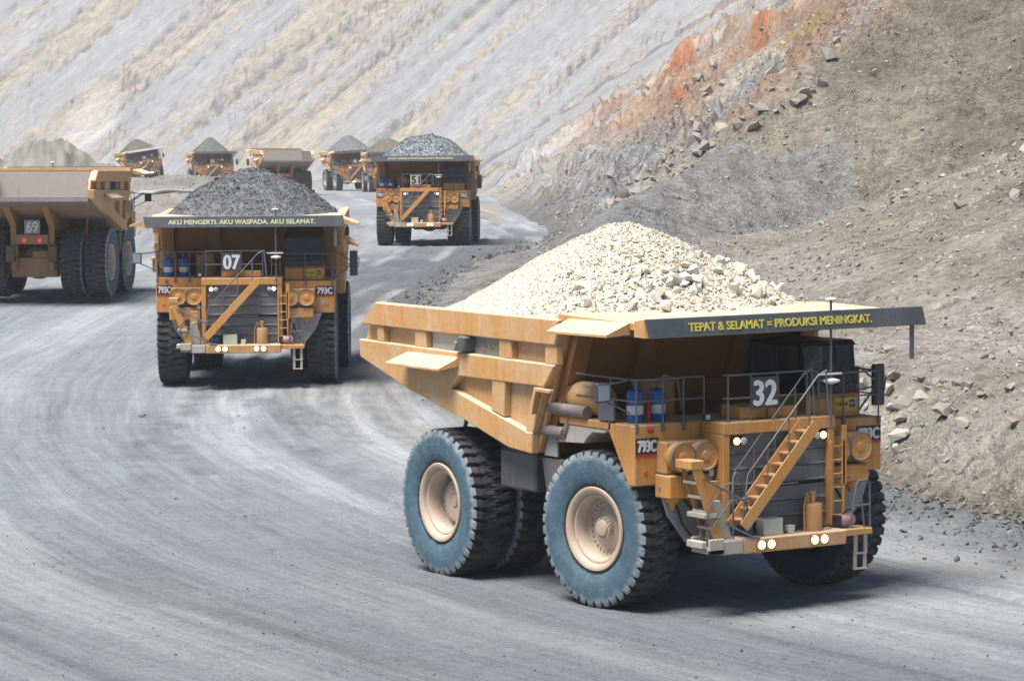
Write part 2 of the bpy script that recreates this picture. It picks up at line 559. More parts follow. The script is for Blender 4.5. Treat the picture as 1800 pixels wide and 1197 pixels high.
# ------------------------------------------------------------------ the hillside
def hill_eval(x, y):
    h, q = hill_raw(x, y)
    sharp = sstep(-1.5, 2.5, q['A'] - q['BC'])            # 1 on the rock wall, 0 on the near face
    onC = sstep(-6, 10, q['C'] - q['B'])
    t = np.where(onC > .5, -.6 * x + .8 * y, y * .9)
    sdist = np.maximum(q['BC'], 0)
    wt = t + 3 * fbm(x * .05, y * .03, 3, 41)
    st1 = fbm(wt * .045, sdist * .010, 4, 42, .6)
    st2 = fbm(wt * .19 + 9, sdist * .017, 4, 43, .6)
    st3 = fbm(wt * .75, sdist * .045, 3, 44, .6)
    rough = fbm(x * .35, y * .22, 5, 45, .6)
    rid = ridged(x * .10 + sdist * .05, y * .055, 4, 46)
    farw = sstep(430, 620, y)
    # rock wall relief: streaked talus with rough outcrops between
    out = sstep(-.05, .35, fbm(x * .06 + 3, y * .022, 3, 47) + .25 * (1 - farw))
    smooth_ = 1 - .88 * sstep(-.02, .12, st1 + .16 * st2) * sstep(410, 520, y)
    reliefB = (.9 + .8 * farw) * st2 + (.9 + 1.6 * farw) * st1 + .30 * st3 + (out * (1.25 * rid + .9 * rough) + .25 * rough) * smooth_ * (1 - .45 * farw)
    tq = (fbm(x * .16 + .1 * sdist, y * .045, 4, 77, .55) + .35 * fbm(x * .5, y * .16, 3, 78)) * 5.0
    tf = tq - np.floor(tq)
    terr = (np.floor(tq) + sstep(.35, .65, tf)) / 5.0
    reliefB = reliefB + terr * smooth_ * (3.4 * (1 - .75 * farw)) * sstep(-.25, .2, out - .3 + st1)
    reliefB = reliefB * sstep(-.5, 3.0, sdist)
    fanm = sstep(-.6, .25, q['fan'] + q['gb'] - h + .3)
    benchm = sstep(-.5, .6, q['bench'] - q['main'])
    f2 = fbm(x * .9, y * .55, 5, 48, .6)
    gul = fbm((.95 * x - .3 * y) * .20, (.3 * x + .95 * y) * .05, 4, 49)
    reliefA = .55 * gul + .42 * f2 + .5 * fbm(x * .22, y * .16, 3, 50)
    reliefA = reliefA * (1 - .82 * fanm) * (1 - .45 * benchm)
    bankm = sstep(6.5, 3.0, q['s']) * sstep(135, 105, y)
    reliefA = reliefA + bankm * (.22 * fbm(x * 1.6, y * 1.2, 5, 51, .6) + .18 * ridged(x * .5, y * .4, 3, 52)) * sstep(-.2, 1.5, q['s'])
    z = h + sharp * reliefB * 1.15 + (1 - sharp) * reliefA * 1.25
    # colours
    col = lambda *c: np.array(c, float)
    grey = col(.36, .365, .38)
    pale = col(.44, .43, .415)
    cream = col(.48, .432, .36)
    beige = col(.39, .35, .30)
    slate = col(.17, .178, .195)
    pink = col(.37, .245, .165)
    rust = col(.36, .135, .055)
    ochre = col(.33, .25, .085)
    sh = (*x.shape, 3)
    st4 = fbm(wt * 2.2, sdist * .12, 3, 76)
    cB = lerp(np.broadcast_to(beige, sh), grey, sstep(-.09, .09, st1 + .22 * st2 + .10 * st4))
    cB = lerp(cB, cream, .85 * sstep(.08, .42, st2 * .7 + .5 * fbm(wt * .06 + 31, sdist * .02, 3, 53)))
    cB = lerp(cB, slate, .85 * sstep(.08, .36, st2 * -.8 + .5 * st3 - .1 * st1 + .25 * st4))
    cB = lerp(cB, pale, .75 * sstep(.15, .5, st3 * .5 + .6 * fbm(wt * .11 + 71, sdist * .03, 3, 54)))
    cB = lerp(cB, slate * .8, .75 * sstep(.14, .0, np.abs(tf - .5)) * sstep(-.1, .2, out - .3 + st1))
    warmz = sstep(560, 330, y) * sstep(4, 9, sdist + 0 * y)
    cB = lerp(cB, pink, .9 * warmz * sstep(-.32, .14, fbm(x * .10 + 5, y * .025, 4, 55)))
    for (rx, ry, sx, sy, wgt) in ((22.0, 405, 5.2, 34, 1.0), (17.5, 330, 2.6, 16, .9), (27.5, 345, 2.6, 14, .8), (24.0, 262, 1.4, 6, .7), (11.5, 385, 2.2, 14, .8), (26.0, 282, 1.8, 7, .8), (14, 470, 3, 16, .55), (20.5, 300, 1.4, 10, .7)):
        g = np.exp(-(((x - rx) / sx) ** 2 + ((y - ry - 9 * (x - rx)) / sy) ** 2))
        cB = lerp(cB, rust * (1 + .5 * fbm(x * 1.1, y * .2, 3, 66)[..., None]), wgt * .9 * sstep(.40, .60, .85 * g + .95 * fbm(x * .8, y * .17, 6, 56, .68)))
    g = np.exp(-(((x - 28) / 2.4) ** 2 + ((y - 300) / 20) ** 2))
    cB = lerp(cB, ochre, .9 * sstep(.3, .7, g + .3 * fbm(x * .4, y * .1, 3, 57)))
    cB = lerp(cB, cream * 1.08, .7 * sstep(.3, .65, np.exp(-(((x - 21) / 5) ** 2 + ((y - 285) / 30) ** 2)) + .5 * fbm(x * .25, y * .09, 4, 58)))
    chute = sstep(-.02, .12, st1 + .16 * st2) * sstep(410, 520, y)
    cB = lerp(cB, grey * (.80 + .16 * st2 + .14 * st3 + .10 * st4)[..., None], .85 * chute)
    cB = lerp(cB, pale * 1.1, .75 * sstep(.45, .8, np.exp(-(((x + 96) / 12) ** 2 + ((y - 705) / 25) ** 2)) + .4 * fbm(x * .1, y * .1, 4, 59)))
    olive = col(.22, .198, .152)
    brown = col(.335, .295, .240)
    tan = col(.44, .405, .35)
    fang = col(.272, .273, .273)
    benchc = col(.425, .40, .365)
    bankc = col(.345, .32, .275)
    cA = lerp(np.broadcast_to(brown, sh), olive, sstep(-.25, .25, fbm(x * .09, y * .05, 4, 60) + .03 * (x - 26)))
    cA = lerp(cA, tan, .65 * sstep(.05, .4, gul + .4 * f2))
    cA = lerp(cA, col(.30, .265, .25), .7 * sstep(.0, .4, fbm(x * .3, y * .2, 4, 61)) * sstep(26, 22, x))
    cA = lerp(cA, benchc, benchm * (1 - fanm) * .85 * sstep(-.35, .15, fbm(x * .12, y * .05, 4, 62)) * sstep(24, 18, q['s'] + 3 * fbm(x * .1, y * .05, 3, 68)))
    patch = np.exp(-((x - 22) / 3.2) ** 2 - ((y - 226) / 7) ** 2)
    cA = lerp(cA, fang, .85 * sstep(.35, .7, patch + .4 * fbm(x * .3, y * .2, 4, 69)))
    cA = lerp(cA, fang * (1 + .35 * fbm(x * .7, y * .25, 4, 70)[..., None]), .9 * sstep(.25, .75, fanm + .35 * fbm(x * .5, y * .3, 4, 75)))
    cA = lerp(cA, fang * .95, .85 * sstep(14.5, 9.5, x + 2 * fbm(x * .15, y * .05, 3, 79)) * sstep(105, 145, y) * benchm * sstep(-.35, .1, fbm(x * .2, y * .1, 3, 67) + .15))
    cA = lerp(cA, bankc, bankm * .85)
    cA = lerp(cA, col(.47, .44, .395), .6 * sstep(.1, .45, fbm(x * .16 + 7, y * .10, 4, 63)) * benchm * (1 - fanm))
    cA = lerp(cA, col(.20, .185, .155), .75 * np.exp(-((q['s'] - 5.6) / 1.1) ** 2) * bankm)
    cA = lerp(cA, col(.215, .18, .135), .8 * sstep(1.5, .3, q['s'] + .7 * fbm(x * .8, y * .6, 3, 64)) * bankm)
    c = lerp(cA, cB, sharp)
    # a dark band of fresh broken rock where wall meets the road
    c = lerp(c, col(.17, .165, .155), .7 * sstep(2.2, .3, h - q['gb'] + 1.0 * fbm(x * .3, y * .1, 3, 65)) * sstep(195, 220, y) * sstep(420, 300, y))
    return z, c, q, sharp, np.stack([wt, sdist, np.zeros_like(wt)], -1), 1 - sharp * sstep(260, 420, y) * (.45 + .4 * sstep(-.02, .14, st1 + .2 * st2))


haz = np.radians(np.concatenate([np.linspace(-40, -11, 40), np.linspace(-10.9, 10.9, 640), np.linspace(11, 60, 70)]))
hrr = np.concatenate([np.geomspace(30, 74, 40), np.geomspace(74.3, 135, 170), np.geomspace(135.4, 205, 70), np.geomspace(205.5, 330, 230), np.geomspace(331, 900, 250), np.geomspace(910, 1500, 30)])
hx, hy = pol_grid(haz, hrr)
hz, hc, hq, hs, ht, hgr = hill_eval(hx, hy)
hv = np.stack([hx, hy, hz], -1).reshape(-1, 3)
keep = ((hz - hq['gb'] > -0.35) & (hq['s'] > -1.2) | (hz - hq['gb'] > -.35) & (hy > 245)).reshape(-1)
hf = grid_faces(len(hrr), len(haz), keep)
hcc = np.concatenate([hc.reshape(-1, 3), hgr.reshape(-1, 1)], 1)
hv2, hf2, hcc2, ht2 = compact(hv, hf, hcc, ht.reshape(-1, 3))
me = mesh_np('hillside', hv2, hf2, M['hill'], {'col': ('FLOAT_COLOR', hcc2), 'track': ('FLOAT_VECTOR', ht2)}, smooth=True)
hillside = link(bpy.data.objects.new('hillside', me))
hillside['kind'] = 'structure'
hillside['label'] = 'steep streaked pit wall of grey, cream and rust rock'


def surf(x, y):
    """surface height and colour of whatever lies on top"""
    x = np.asarray(x, float)
    y = np.asarray(y, float)
    z1, c1, _ = ground_eval(x, y)
    z2, c2, q, sh, _t, _g = hill_eval(x, y)
    ok = (z2 > z1) & ((q['s'] > -1.2) | (y > 245))
    return np.where(ok, z2, z1), np.where(ok[:, None], c2, c1), ok


# ------------------------------------------------------------------ object helpers
M['paint'] = paint('yellow_paint_dusty', (0.70, 0.298, 0.040), dust=(0.60, 0.41, 0.25), amount=0.42, top=0.6, rust=.35)
M['body'] = paint('dump_body_paint', (0.66, 0.325, 0.085), dust=(0.70, 0.54, 0.38), amount=0.6, top=0.85, rust=0.28, grime=.28)
M['bodyin'] = paint('body_liner_steel', (0.20, 0.17, 0.16), dust=(0.26, 0.24, 0.23), amount=0.7, top=0.6)
M['under'] = paint('canopy_shade_paint', (0.34, 0.15, 0.03), dust=(0.22, 0.14, 0.07), amount=0.5, top=0.3)  # canopy shade put into the colour: darker, dirty copy of the yellow paint
M['chassis'] = paint('chassis_grease', (0.10, 0.065, 0.03), dust=(0.17, 0.13, 0.09), amount=0.5, top=0.4)
M['axle'] = paint('axle_paint', (0.36, 0.17, 0.05), dust=(0.33, 0.23, 0.14), amount=0.7)
M['rail'] = paint('grey_rail_steel', (0.11, 0.12, 0.14), dust=(0.34, 0.32, 0.30), amount=0.2, top=0.3, rust=0.1)
M['pale_steel'] = paint('dusty_pale_steel', (0.48, 0.44, 0.38), dust=(0.6, 0.54, 0.46), amount=0.5)
M['greyskirt'] = paint('grey_skirt_rubber', (0.30, 0.31, 0.32), dust=(0.42, 0.41, 0.39), amount=0.5, rust=0.0)
M['tank'] = paint('dark_tank_steel', (0.10, 0.10, 0.10), dust=(0.17, 0.16, 0.15), amount=0.7, rust=0.0, bumpd=.03)
M['board'] = paint('slogan_board_grey', (0.075, 0.085, 0.10), dust=(0.17, 0.18, 0.19), amount=0.45, top=0.7, rust=0.05)
M['whiteboard'] = plain('pale_board', (0.72, 0.72, 0.74), 0.7)
M['yellow_ink'] = plain('yellow_lettering', (0.70, 0.62, 0.10), 0.6)
M['pale_ink'] = plain('pale_yellow_lettering', (0.74, 0.70, 0.42), 0.6)
M['ghost_ink'] = plain('faded_lettering', (0.62, 0.58, 0.36), 0.7)
M['white_ink'] = plain('white_lettering', (0.80, 0.80, 0.79), 0.6)
M['black_ink'] = plain('black_lettering', (0.02, 0.02, 0.02), 0.6)
M['dim_white'] = plain('dusty_white', (0.42, 0.41, 0.39), 0.7)
M['plate'] = plain('model_plate_black', (0.022, 0.024, 0.032), 0.5)
M['redline'] = plain('red_stripe', (0.50, 0.03, 0.035), 0.5)
M['yplate'] = plain('yellow_sign', (0.72, 0.46, 0.02), 0.5)
M['numplate'] = paint('number_plate_grey', (0.045, 0.055, 0.075), dust=(0.2, 0.2, 0.2), amount=0.2, top=0.3, rust=0.05)
M['numwhite'] = plain('number_plate_pale', (0.60, 0.57, 0.46), 0.6)
M['grille'] = None
M['black'] = plain('black_rubber', (0.018, 0.018, 0.02), 0.7)
M['cab'] = plain('cab_dark_paint', (0.022, 0.026, 0.034), 0.45)
M['blue'] = plain('blue_cylinder_paint', (0.02, 0.125, 0.40), 0.42)
M['red'] = plain('red_paint', (0.42, 0.02, 0.025), 0.45)
M['orange_lens'] = plain('amber_reflector', (0.8, 0.16, 0.03), 0.35)
M['pipe'] = paint('exhaust_pipe', (0.20, 0.155, 0.15), dust=(0.27, 0.22, 0.21), amount=0.5, rust=0.4)
M['tan'] = paint('tan_air_tank', (0.52, 0.27, 0.09), dust=(0.5, 0.36, 0.22), amount=0.5, rust=0.05)
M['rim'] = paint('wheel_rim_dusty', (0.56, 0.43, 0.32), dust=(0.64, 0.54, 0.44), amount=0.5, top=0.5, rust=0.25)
M['box'] = plain('cream_box', (0.60, 0.60, 0.50), 0.6)
M['pink'] = plain('pink_motor', (0.50, 0.30, 0.30), 0.6)
M['mirror'] = plain('mirror_housing', (0.05, 0.06, 0.07), 0.4)
M['mirrorglass'] = plain('mirror_glass', (0.30, 0.36, 0.40), 0.12)
M['lamp_on'] = plain('lit_lamp', (1.0, 0.8, 0.5), 0.3, (1.0, 0.56, 0.20), 1.1)
M['bulb'] = plain('lit_bulb', (1.0, 0.95, 0.85), 0.3, (1.0, 0.88, 0.66), 7.0)
M['lamp_off'] = plain('unlit_lamp', (0.55, 0.57, 0.6), 0.15)
M['tail_on'] = plain('lit_tail_lamp', (0.7, 0.02, 0.03), 0.3, (1.0, 0.05, 0.08), .35)
M['chrome'] = plain('cylinder_rod', (0.45, 0.42, 0.38), 0.35, metal=0.6)


def mat_grille():
    k = NT('radiator_mesh')
    v = k.obj(jitter=False)
    w = k.n('ShaderNodeTexWave', wave_type='BANDS', bands_direction='Y')
    w.inputs['Scale'].default_value = 7.0
    w.inputs['Distortion'].default_value = 0.6
    k.l(v, w.inputs['Vector'])
    n = k.noise(v, 2.5, 5, .65)
    st = k.noise(k.obj((4, 4, .5), False), 2.0, 4)
    c = k.mix(k.ramp(n, .3, .75, 0, .8), (0.165, 0.168, 0.175), (0.26, 0.25, 0.24))
    c = k.mix(k.math('MULTIPLY', w.outputs['Fac'], .3), c, (0.05, 0.05, 0.055))
    c = k.mix(k.ramp(st, .5, .75, 0, .5), c, (.23, .22, .21))
    k.l(c, k.b.inputs['Base Color'])
    k.b.inputs['Roughness'].default_value = .75
    k.bump(w.outputs['Fac'], .4, .01)
    return k.m


M['grille'] = mat_grille()


def mat_tyre():
    k = NT('tyre_rubber_with_blue_sidewall')
    tc = k.n('ShaderNodeTexCoord')
    v = tc.outputs['Object']
    sp = k.n('ShaderNodeSeparateXYZ')
    k.l(v, sp.inputs[0])
    r = k.math('SQRT', k.math('ADD', k.math('MULTIPLY', sp.outputs['X'], sp.outputs['X']), k.math('MULTIPLY', sp.outputs['Z'], sp.outputs['Z'])))
    h = k.math('ABSOLUTE', sp.outputs['Y'])
    oj = k.obj()
    n = k.noise(oj, 5.0, 5, .65)
    n2 = k.noise(oj, 1.1, 4, .6)
    n3 = k.noise(oj, 22.0, 3, .6)
    blue = k.mix(k.ramp(n2, .3, .7), (0.058, 0.118, 0.165), (0.085, 0.158, 0.208))
    blue = k.mix(k.ramp(n, .45, .8, 0, .55), blue, (0.22, 0.27, 0.30))
    blue = k.mix(k.ramp(k.noise(oj, 2.2, 6, .7, .5), .55, .7, 0, .45), blue, (0.06, 0.085, 0.105))
    pale = k.mix(k.ramp(n, .35, .65), (0.15, 0.20, 0.235), (0.33, 0.36, 0.37))
    edge = k.math('ADD', r, k.math('MULTIPLY', k.math('SUBTRACT', n, .5), .13))
    side = k.mix(k.ramp(edge, 1.48, 1.58), blue, pale)
    ring = k.math('SINE', k.math('MULTIPLY', r, 62.0))
    side = k.mix(k.ramp(r, .96, .90, 0, .9), side, (0.02, 0.02, 0.022))
    dark = k.mix(k.ramp(n, .38, .75, 0, .7), (0.034, 0.035, 0.038), (0.12, 0.12, 0.12))
    dark = k.mix(k.ramp(n3, .6, .8, 0, .35), dark, (0.16, 0.155, 0.15))
    tread = k.ramp(k.math('SUBTRACT', k.math('ADD', h, k.math('MULTIPLY', n, .05)), .505), 0.0, .012)
    inner = k.ramp(sp.outputs['Y'], .40, .46, 0, .75)
    side = k.mix(inner, side, (.030, .040, .050))
    c = k.mix(tread, dark, side)
    k.l(c, k.b.inputs['Base Color'])
    k.b.inputs['Roughness'].default_value = .82
    k.b.inputs['Specular IOR Level'].default_value = .3
    k.bump(k.math('ADD', k.math('ADD', n, n3), k.math('MULTIPLY', k.math('MULTIPLY', ring, k.ramp(r, 1.42, 1.38)), .12)), .45, .012)
    return k.m


M['tyre'] = mat_tyre()


def mat_glass():
    k = NT('cab_glass')
    k.b.inputs['Base Color'].default_value = (0.012, 0.02, 0.022, 1)
    k.b.inputs['Roughness'].default_value = .06
    k.b.inputs['Transmission Weight'].default_value = .55
    k.b.inputs['Alpha'].default_value = .82
    return k.m


M['glass'] = mat_glass()


def mat_stone(name, cols, bump=.02):
    k = NT(name)
    oi = k.n('ShaderNodeObjectInfo')
    at = k.n('ShaderNodeAttribute', attribute_name='tint')
    sp = k.n('ShaderNodeSeparateColor')
    k.l(at.outputs['Color'], sp.inputs[0])
    t = k.math('FRACT', k.math('ADD', sp.outputs[0], k.math('MULTIPLY', oi.outputs['Random'], 3.7)))
    cr = k.n('ShaderNodeValToRGB')
    e = cr.color_ramp.elements
    n = len(cols)
    while len(e) < n:
        e.new(0.5)
    for i, c in enumerate(cols):
        e[i].position = i / (n - 1)
        e[i].color = (*c, 1)
    k.l(t, cr.inputs[0])
    v = k.obj()
    f = k.noise(v, 7.0, 5, .65)
    g = k.noise(v, 1.4, 3, .6)
    c = k.mix(k.ramp(f, .35, .75, 0, .45), cr.outputs[0], k.mix(.5, cr.outputs[0], (0.2, 0.18, 0.16)))
    c = k.mix(k.ramp(g, .5, .8, 0, .35), c, (.5, .44, .34) if cols[0][0] > .4 else (.2, .19, .18))
    k.l(c, k.b.inputs['Base Color'])
    k.b.inputs['Roughness'].default_value = .93
    k.b.inputs['Specular IOR Level'].default_value = .2
    k.bump(f, .5, bump)
    return k.m


M['stone_pale'] = mat_stone('pale_ore_stone', [(.66, .60, .46), (.74, .71, .63), (.70, .66, .56), (.58, .58, .57), (.72, .64, .47), (.72, .69, .62)])
M['stone_grey'] = mat_stone('grey_ore_stone', [(.085, .09, .10), (.16, .168, .18), (.11, .115, .125), (.21, .218, .23), (.13, .137, .15)])
M['stone_slate'] = mat_stone('blue_grey_ore_stone', [(.12, .148, .162), (.19, .225, .24), (.145, .175, .19), (.28, .31, .32), (.16, .19, .205)])
M['stone_green'] = mat_stone('dark_green_grey_ore', [(.10, .115, .095), (.13, .145, .12), (.11, .125, .11)])
M['stone_brown'] = mat_stone('brown_grey_ore', [(.13, .115, .09), (.16, .14, .11), (.12, .105, .085)])
M['stone_hill'] = mat_stone('hill_rubble_stone', [(.30, .265, .22), (.40, .37, .33), (.24, .215, .185), (.46, .43, .38), (.33, .27, .21), (.26, .26, .265)])
M['stone_dark'] = mat_stone('dark_windrow_stone', [(.11, .115, .12), (.19, .195, .20), (.14, .142, .148), (.25, .25, .25)])


class MB:
    """collects shapes into one mesh"""

    def __init__(self):
        self.bm = bmesh.new()

    def poly(self, verts, faces):
        vs_ = [self.bm.verts.new(v) for v in verts]
        for f in faces:
            try:
                self.bm.faces.new([vs_[i] for i in f])
            except ValueError:
                pass
        return self

    def box(self, x0, x1, y0, y1, z0, z1, m=None):
        v = [(x0, y0, z0), (x1, y0, z0), (x1, y1, z0), (x0, y1, z0), (x0, y0, z1), (x1, y0, z1), (x1, y1, z1), (x0, y1, z1)]
        if m is not None:
            v = [tuple(m @ Vector(p)) for p in v]
        return self.poly(v, [(0, 3, 2, 1), (4, 5, 6, 7), (0, 1, 5, 4), (1, 2, 6, 5), (2, 3, 7, 6), (3, 0, 4, 7)])

    def prism(self, pts, lo, hi, axis='y', shear=None):
        """extrude a 2D outline; axis y: pts are (x,z); axis x: pts are (y,z); axis z: pts are (x,y)"""
        def p3(p, t):
            return {'y': (p[0], t, p[1]), 'x': (t, p[0], p[1]), 'z': (p[0], p[1], t)}[axis]
        n = len(pts)
        v = [p3(p, lo) for p in pts] + [p3(p, hi) for p in pts]
        f = [tuple(range(n))[::-1], tuple(range(n, 2 * n))] + [(i, (i + 1) % n, n + (i + 1) % n, n + i) for i in range(n)]
        return self.poly(v, f)

    def hexa(self, v):
        return self.poly(v, [(0, 3, 2, 1), (4, 5, 6, 7), (0, 1, 5, 4), (1, 2, 6, 5), (2, 3, 7, 6), (3, 0, 4, 7)])

    def cyl(self, p0, p1, r0, r1=None, seg=12, cap=True):
        r1 = r0 if r1 is None else r1
        p0, p1 = Vector(p0), Vector(p1)
        d = (p1 - p0).normalized()
        a = d.orthogonal().normalized()
        b = d.cross(a)
        v = []
        for p, r in ((p0, r0), (p1, r1)):
            for i in range(seg):
                t = 2 * math.pi * i / seg
                v.append(tuple(p + r * (math.cos(t) * a + math.sin(t) * b)))
        f = [(i, (i + 1) % seg, seg + (i + 1) % seg, seg + i) for i in range(seg)]
        if cap:
            f += [tuple(range(seg))[::-1], tuple(range(seg, 2 * seg))]
        return self.poly(v, f)

    def tube(self, path, r, seg=6):
        P = [Vector(p) for p in path]
        n = len(P)
        rings = []
        a = None
        for i in range(n):
            d = (P[min(i + 1, n - 1)] - P[max(i - 1, 0)]).normalized()
            if a is None:
                a = d.orthogonal().normalized()
            a = (a - d * a.dot(d)).normalized()
            b = d.cross(a)
            k = 1.0
            if 0 < i < n - 1:
                c = (P[i] - P[i - 1]).normalized().dot((P[i + 1] - P[i]).normalized())
                k = min(1.5, 1 / max(.3, math.sqrt((1 + c) / 2)))
            rings.append([tuple(P[i] + r * (math.cos(2 * math.pi * j / seg) * a + math.sin(2 * math.pi * j / seg) * b) * (1 + (k - 1) * .5)) for j in range(seg)])
        v = [p for q in rings for p in q]
        f = []
        for i in range(n - 1):
            for j in range(seg):
                f.append((i * seg + j, i * seg + (j + 1) % seg, (i + 1) * seg + (j + 1) % seg, (i + 1) * seg + j))
        f += [tuple(range(seg))[::-1], tuple(range((n - 1) * seg, n * seg))]
        return self.poly(v, f)

    def lathe(self, prof, c=(0, 0, 0), axis='y', seg=32, cap=True):
        """prof: (radius, offset along the axis)"""
        v = []
        for r, h in prof:
            for i in range(seg):
                t = 2 * math.pi * i / seg
                if axis == 'y':
                    v.append((c[0] + r * math.cos(t), c[1] + h, c[2] + r * math.sin(t)))
                elif axis == 'z':
                    v.append((c[0] + r * math.cos(t), c[1] + r * math.sin(t), c[2] + h))
                else:
                    v.append((c[0] + h, c[1] + r * math.cos(t), c[2] + r * math.sin(t)))
        f = []
        n = len(prof)
        for k in range(n - 1):
            for i in range(seg):
                f.append((k * seg + i, k * seg + (i + 1) % seg, (k + 1) * seg + (i + 1) % seg, (k + 1) * seg + i))
        if cap:
            f += [tuple(range(seg))[::-1], tuple(range((n - 1) * seg, n * seg))]
        return self.poly(v, f)

    def mesh(self, name, mat, bevel=0.0, smooth=None):
        bm = self.bm
        bmesh.ops.recalc_face_normals(bm, faces=bm.faces)
        if bevel:
            ed = [e for e in bm.edges if len(e.link_faces) == 2 and e.calc_face_angle(0) > R(35)]
            bmesh.ops.bevel(bm, geom=ed, offset=bevel, segments=1, affect='EDGES', clamp_overlap=True)
        me = bpy.data.meshes.new(name)
        bm.to_mesh(me)
        bm.free()
        me.materials.append(mat)
        if smooth:
            me.polygons.foreach_set('use_smooth', np.ones(len(me.polygons), bool))
            me.set_sharp_from_angle(angle=R(smooth))
        return me

    def build(self, name, mat, parent=None, bevel=0.0, smooth=None):
        return link(bpy.data.objects.new(name, self.mesh(name, mat, bevel, smooth)), parent)


def empty(name, loc=(0, 0, 0), parent=None):
    o = bpy.data.objects.new(name, None)
    o.empty_display_size = .5
    link(o, parent)
    o.location = loc
    return o


def text_mesh(name, s, O, U, V, w, h, mat, bold=0.02, thick=0.012, spacing=1.0):
    """raised lettering fitted to a w by h box whose lower left corner is O; U points along the line, V up"""
    cu = bpy.data.curves.new(name, 'FONT')
    cu.body = s
    cu.extrude = 0.02
    cu.space_character = spacing
    cu.resolution_u = 3
    ob = bpy.data.objects.new('tmp_text', cu)
    COL.objects.link(ob)
    dg = bpy.context.evaluated_depsgraph_get()
    me = bpy.data.meshes.new_from_object(ob.evaluated_get(dg))
    bpy.data.objects.remove(ob)
    bpy.data.curves.remove(cu)
    n = len(me.vertices)
    co = np.empty(n * 3, np.float32)
    me.vertices.foreach_get('co', co)
    co = co.reshape(-1, 3)
    mn, mx = co.min(0), co.max(0)
    O, U, V = np.array(O, float), np.array(U, float), np.array(V, float)
    N = np.cross(U, V)
    u = (co[:, 0] - mn[0]) / (mx[0] - mn[0]) * w
    v = (co[:, 1] - mn[1]) / (mx[1] - mn[1]) * h
    t = (co[:, 2] - mn[2]) / max(mx[2] - mn[2], 1e-6) * thick
    p = O + u[:, None] * U + v[:, None] * V + t[:, None] * N
    faces = [tuple(f.vertices) for f in me.polygons]
    bpy.data.meshes.remove(me)
    me = bpy.data.meshes.new(name)
    P_, F_ = [], []
    for j, (du, dv) in enumerate(((-1, 0), (1, 0), (0, .7), (0, -.7))):      # four passes thicken the strokes
        q = p + du * bold * h * U + dv * bold * h * V + (j * .0015) * N
        F_ += [tuple(i + j * n for i in f) for f in faces]
        P_.append(q)
    me.from_pydata([tuple(v) for v in np.concatenate(P_)], [], F_)
    me.materials.clear()
    me.materials.append(mat)
    me.name = name
    me.update()
    return me


def text_obj(s, O, U, V, w, h, mat, parent, **kw):
    return link(bpy.data.objects.new('lettering', text_mesh('lettering', s, O, U, V, w, h, mat, **kw)), parent)


# ------------------------------------------------------------------ tyres and rims
def tyre_mesh():
    NTH, PER = 400, 10
    half = [(.90, .42, 0), (1.00, .49, 0), (1.15, .54, 0), (1.32, .549, 0), (1.47, .546, 0), (1.56, .535, .02), (1.645, .518, .07),
            (1.695, .485, .105), (1.715, .42, .11), (1.72, .34, .11), (1.72, .26, .10), (1.72, .18, .085), (1.72, .09, .06)]
    prof = [(r, -h, d) for r, h, d in half] + [(1.72, 0, .05)] + [(r, h, d) for r, h, d in half[::-1]]
    i = np.arange(NTH)
    V = []
    for r, h, d in prof:
        ah = abs(h)
        if ah > .22:
            sh = int(round((.53 - ah) * 6))
            m = (((i + sh + (5 if h > 0 else 0)) % PER) < 3).astype(float)
        else:
            sh = int(round(3 * math.sin(h * 14)))
            m = (((i + sh + 2) % PER) < 1).astype(float)
            if ah < .2 and ah > .05:
                m = np.maximum(m, (((i // 5) % 2) == (0 if h > 0 else 1)) * .45)
        rr_ = r - d * m
        th = 2 * math.pi * i / NTH
        V.append(np.stack([rr_ * np.cos(th), np.full(NTH, h), rr_ * np.sin(th)], -1))
    n = len(prof)
    V = np.concatenate(V)
    k = np.arange(n * NTH).reshape(n, NTH)
    kn = np.roll(k, -1, 1)
    F = np.stack([k[:-1], kn[:-1], kn[1:], k[1:]], -1).reshape(-1, 4)
    me = mesh_np('tyre', V, F, M['tyre'], smooth=True)
    me.set_sharp_from_angle(angle=R(38))
    return me


def rim_mesh(rear):
    m = MB()
    lip = [(.905, -.30), (.905, .43), (.925, .465), (.905, .495), (.86, .495), (.80, .462), (.775, .42), (.765, .375), (.74, .385), (.705, .375), (.675, .33)]
    if rear:
        p = lip + [(.655, .10), (.65, -.16), (.60, -.20), (.52, -.20), (.50, .02), (.46, .07), (.20, .085), (.16, .06), (.13, .10), (.04, .11)]
    else:
        p = lip + [(.655, .16), (.64, .06), (.58, .03), (.50, .0), (.34, .05), (.245, .10), (.235, .20), (.18, .225), (.16, .275), (.10, .29), (.03, .29)]
    m.lathe([(r, -h) for r, h in p], seg=48)
    nb = 30 if not rear else 22
    for j in range(nb):
        t = 2 * math.pi * j / nb
        rb, hb = (.555, .03) if not rear else (.40, .075)
        m.cyl((rb * math.cos(t), -hb + .02, rb * math.sin(t)), (rb * math.cos(t), -hb - .035, rb * math.sin(t)), .02, seg=6)
    if not rear:
        for j in range(16):
            t = 2 * math.pi * j / 16
            m.box(.215 * math.cos(t) - .02, .215 * math.cos(t) + .02, -.235, -.18, .215 * math.sin(t) - .02, .215 * math.sin(t) + .02)
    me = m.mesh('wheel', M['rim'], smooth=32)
    return me


TYRE = tyre_mesh()
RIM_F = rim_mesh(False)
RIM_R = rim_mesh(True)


def mirror_y(pts):
    return [(x, -y, z) for x, y, z in pts]


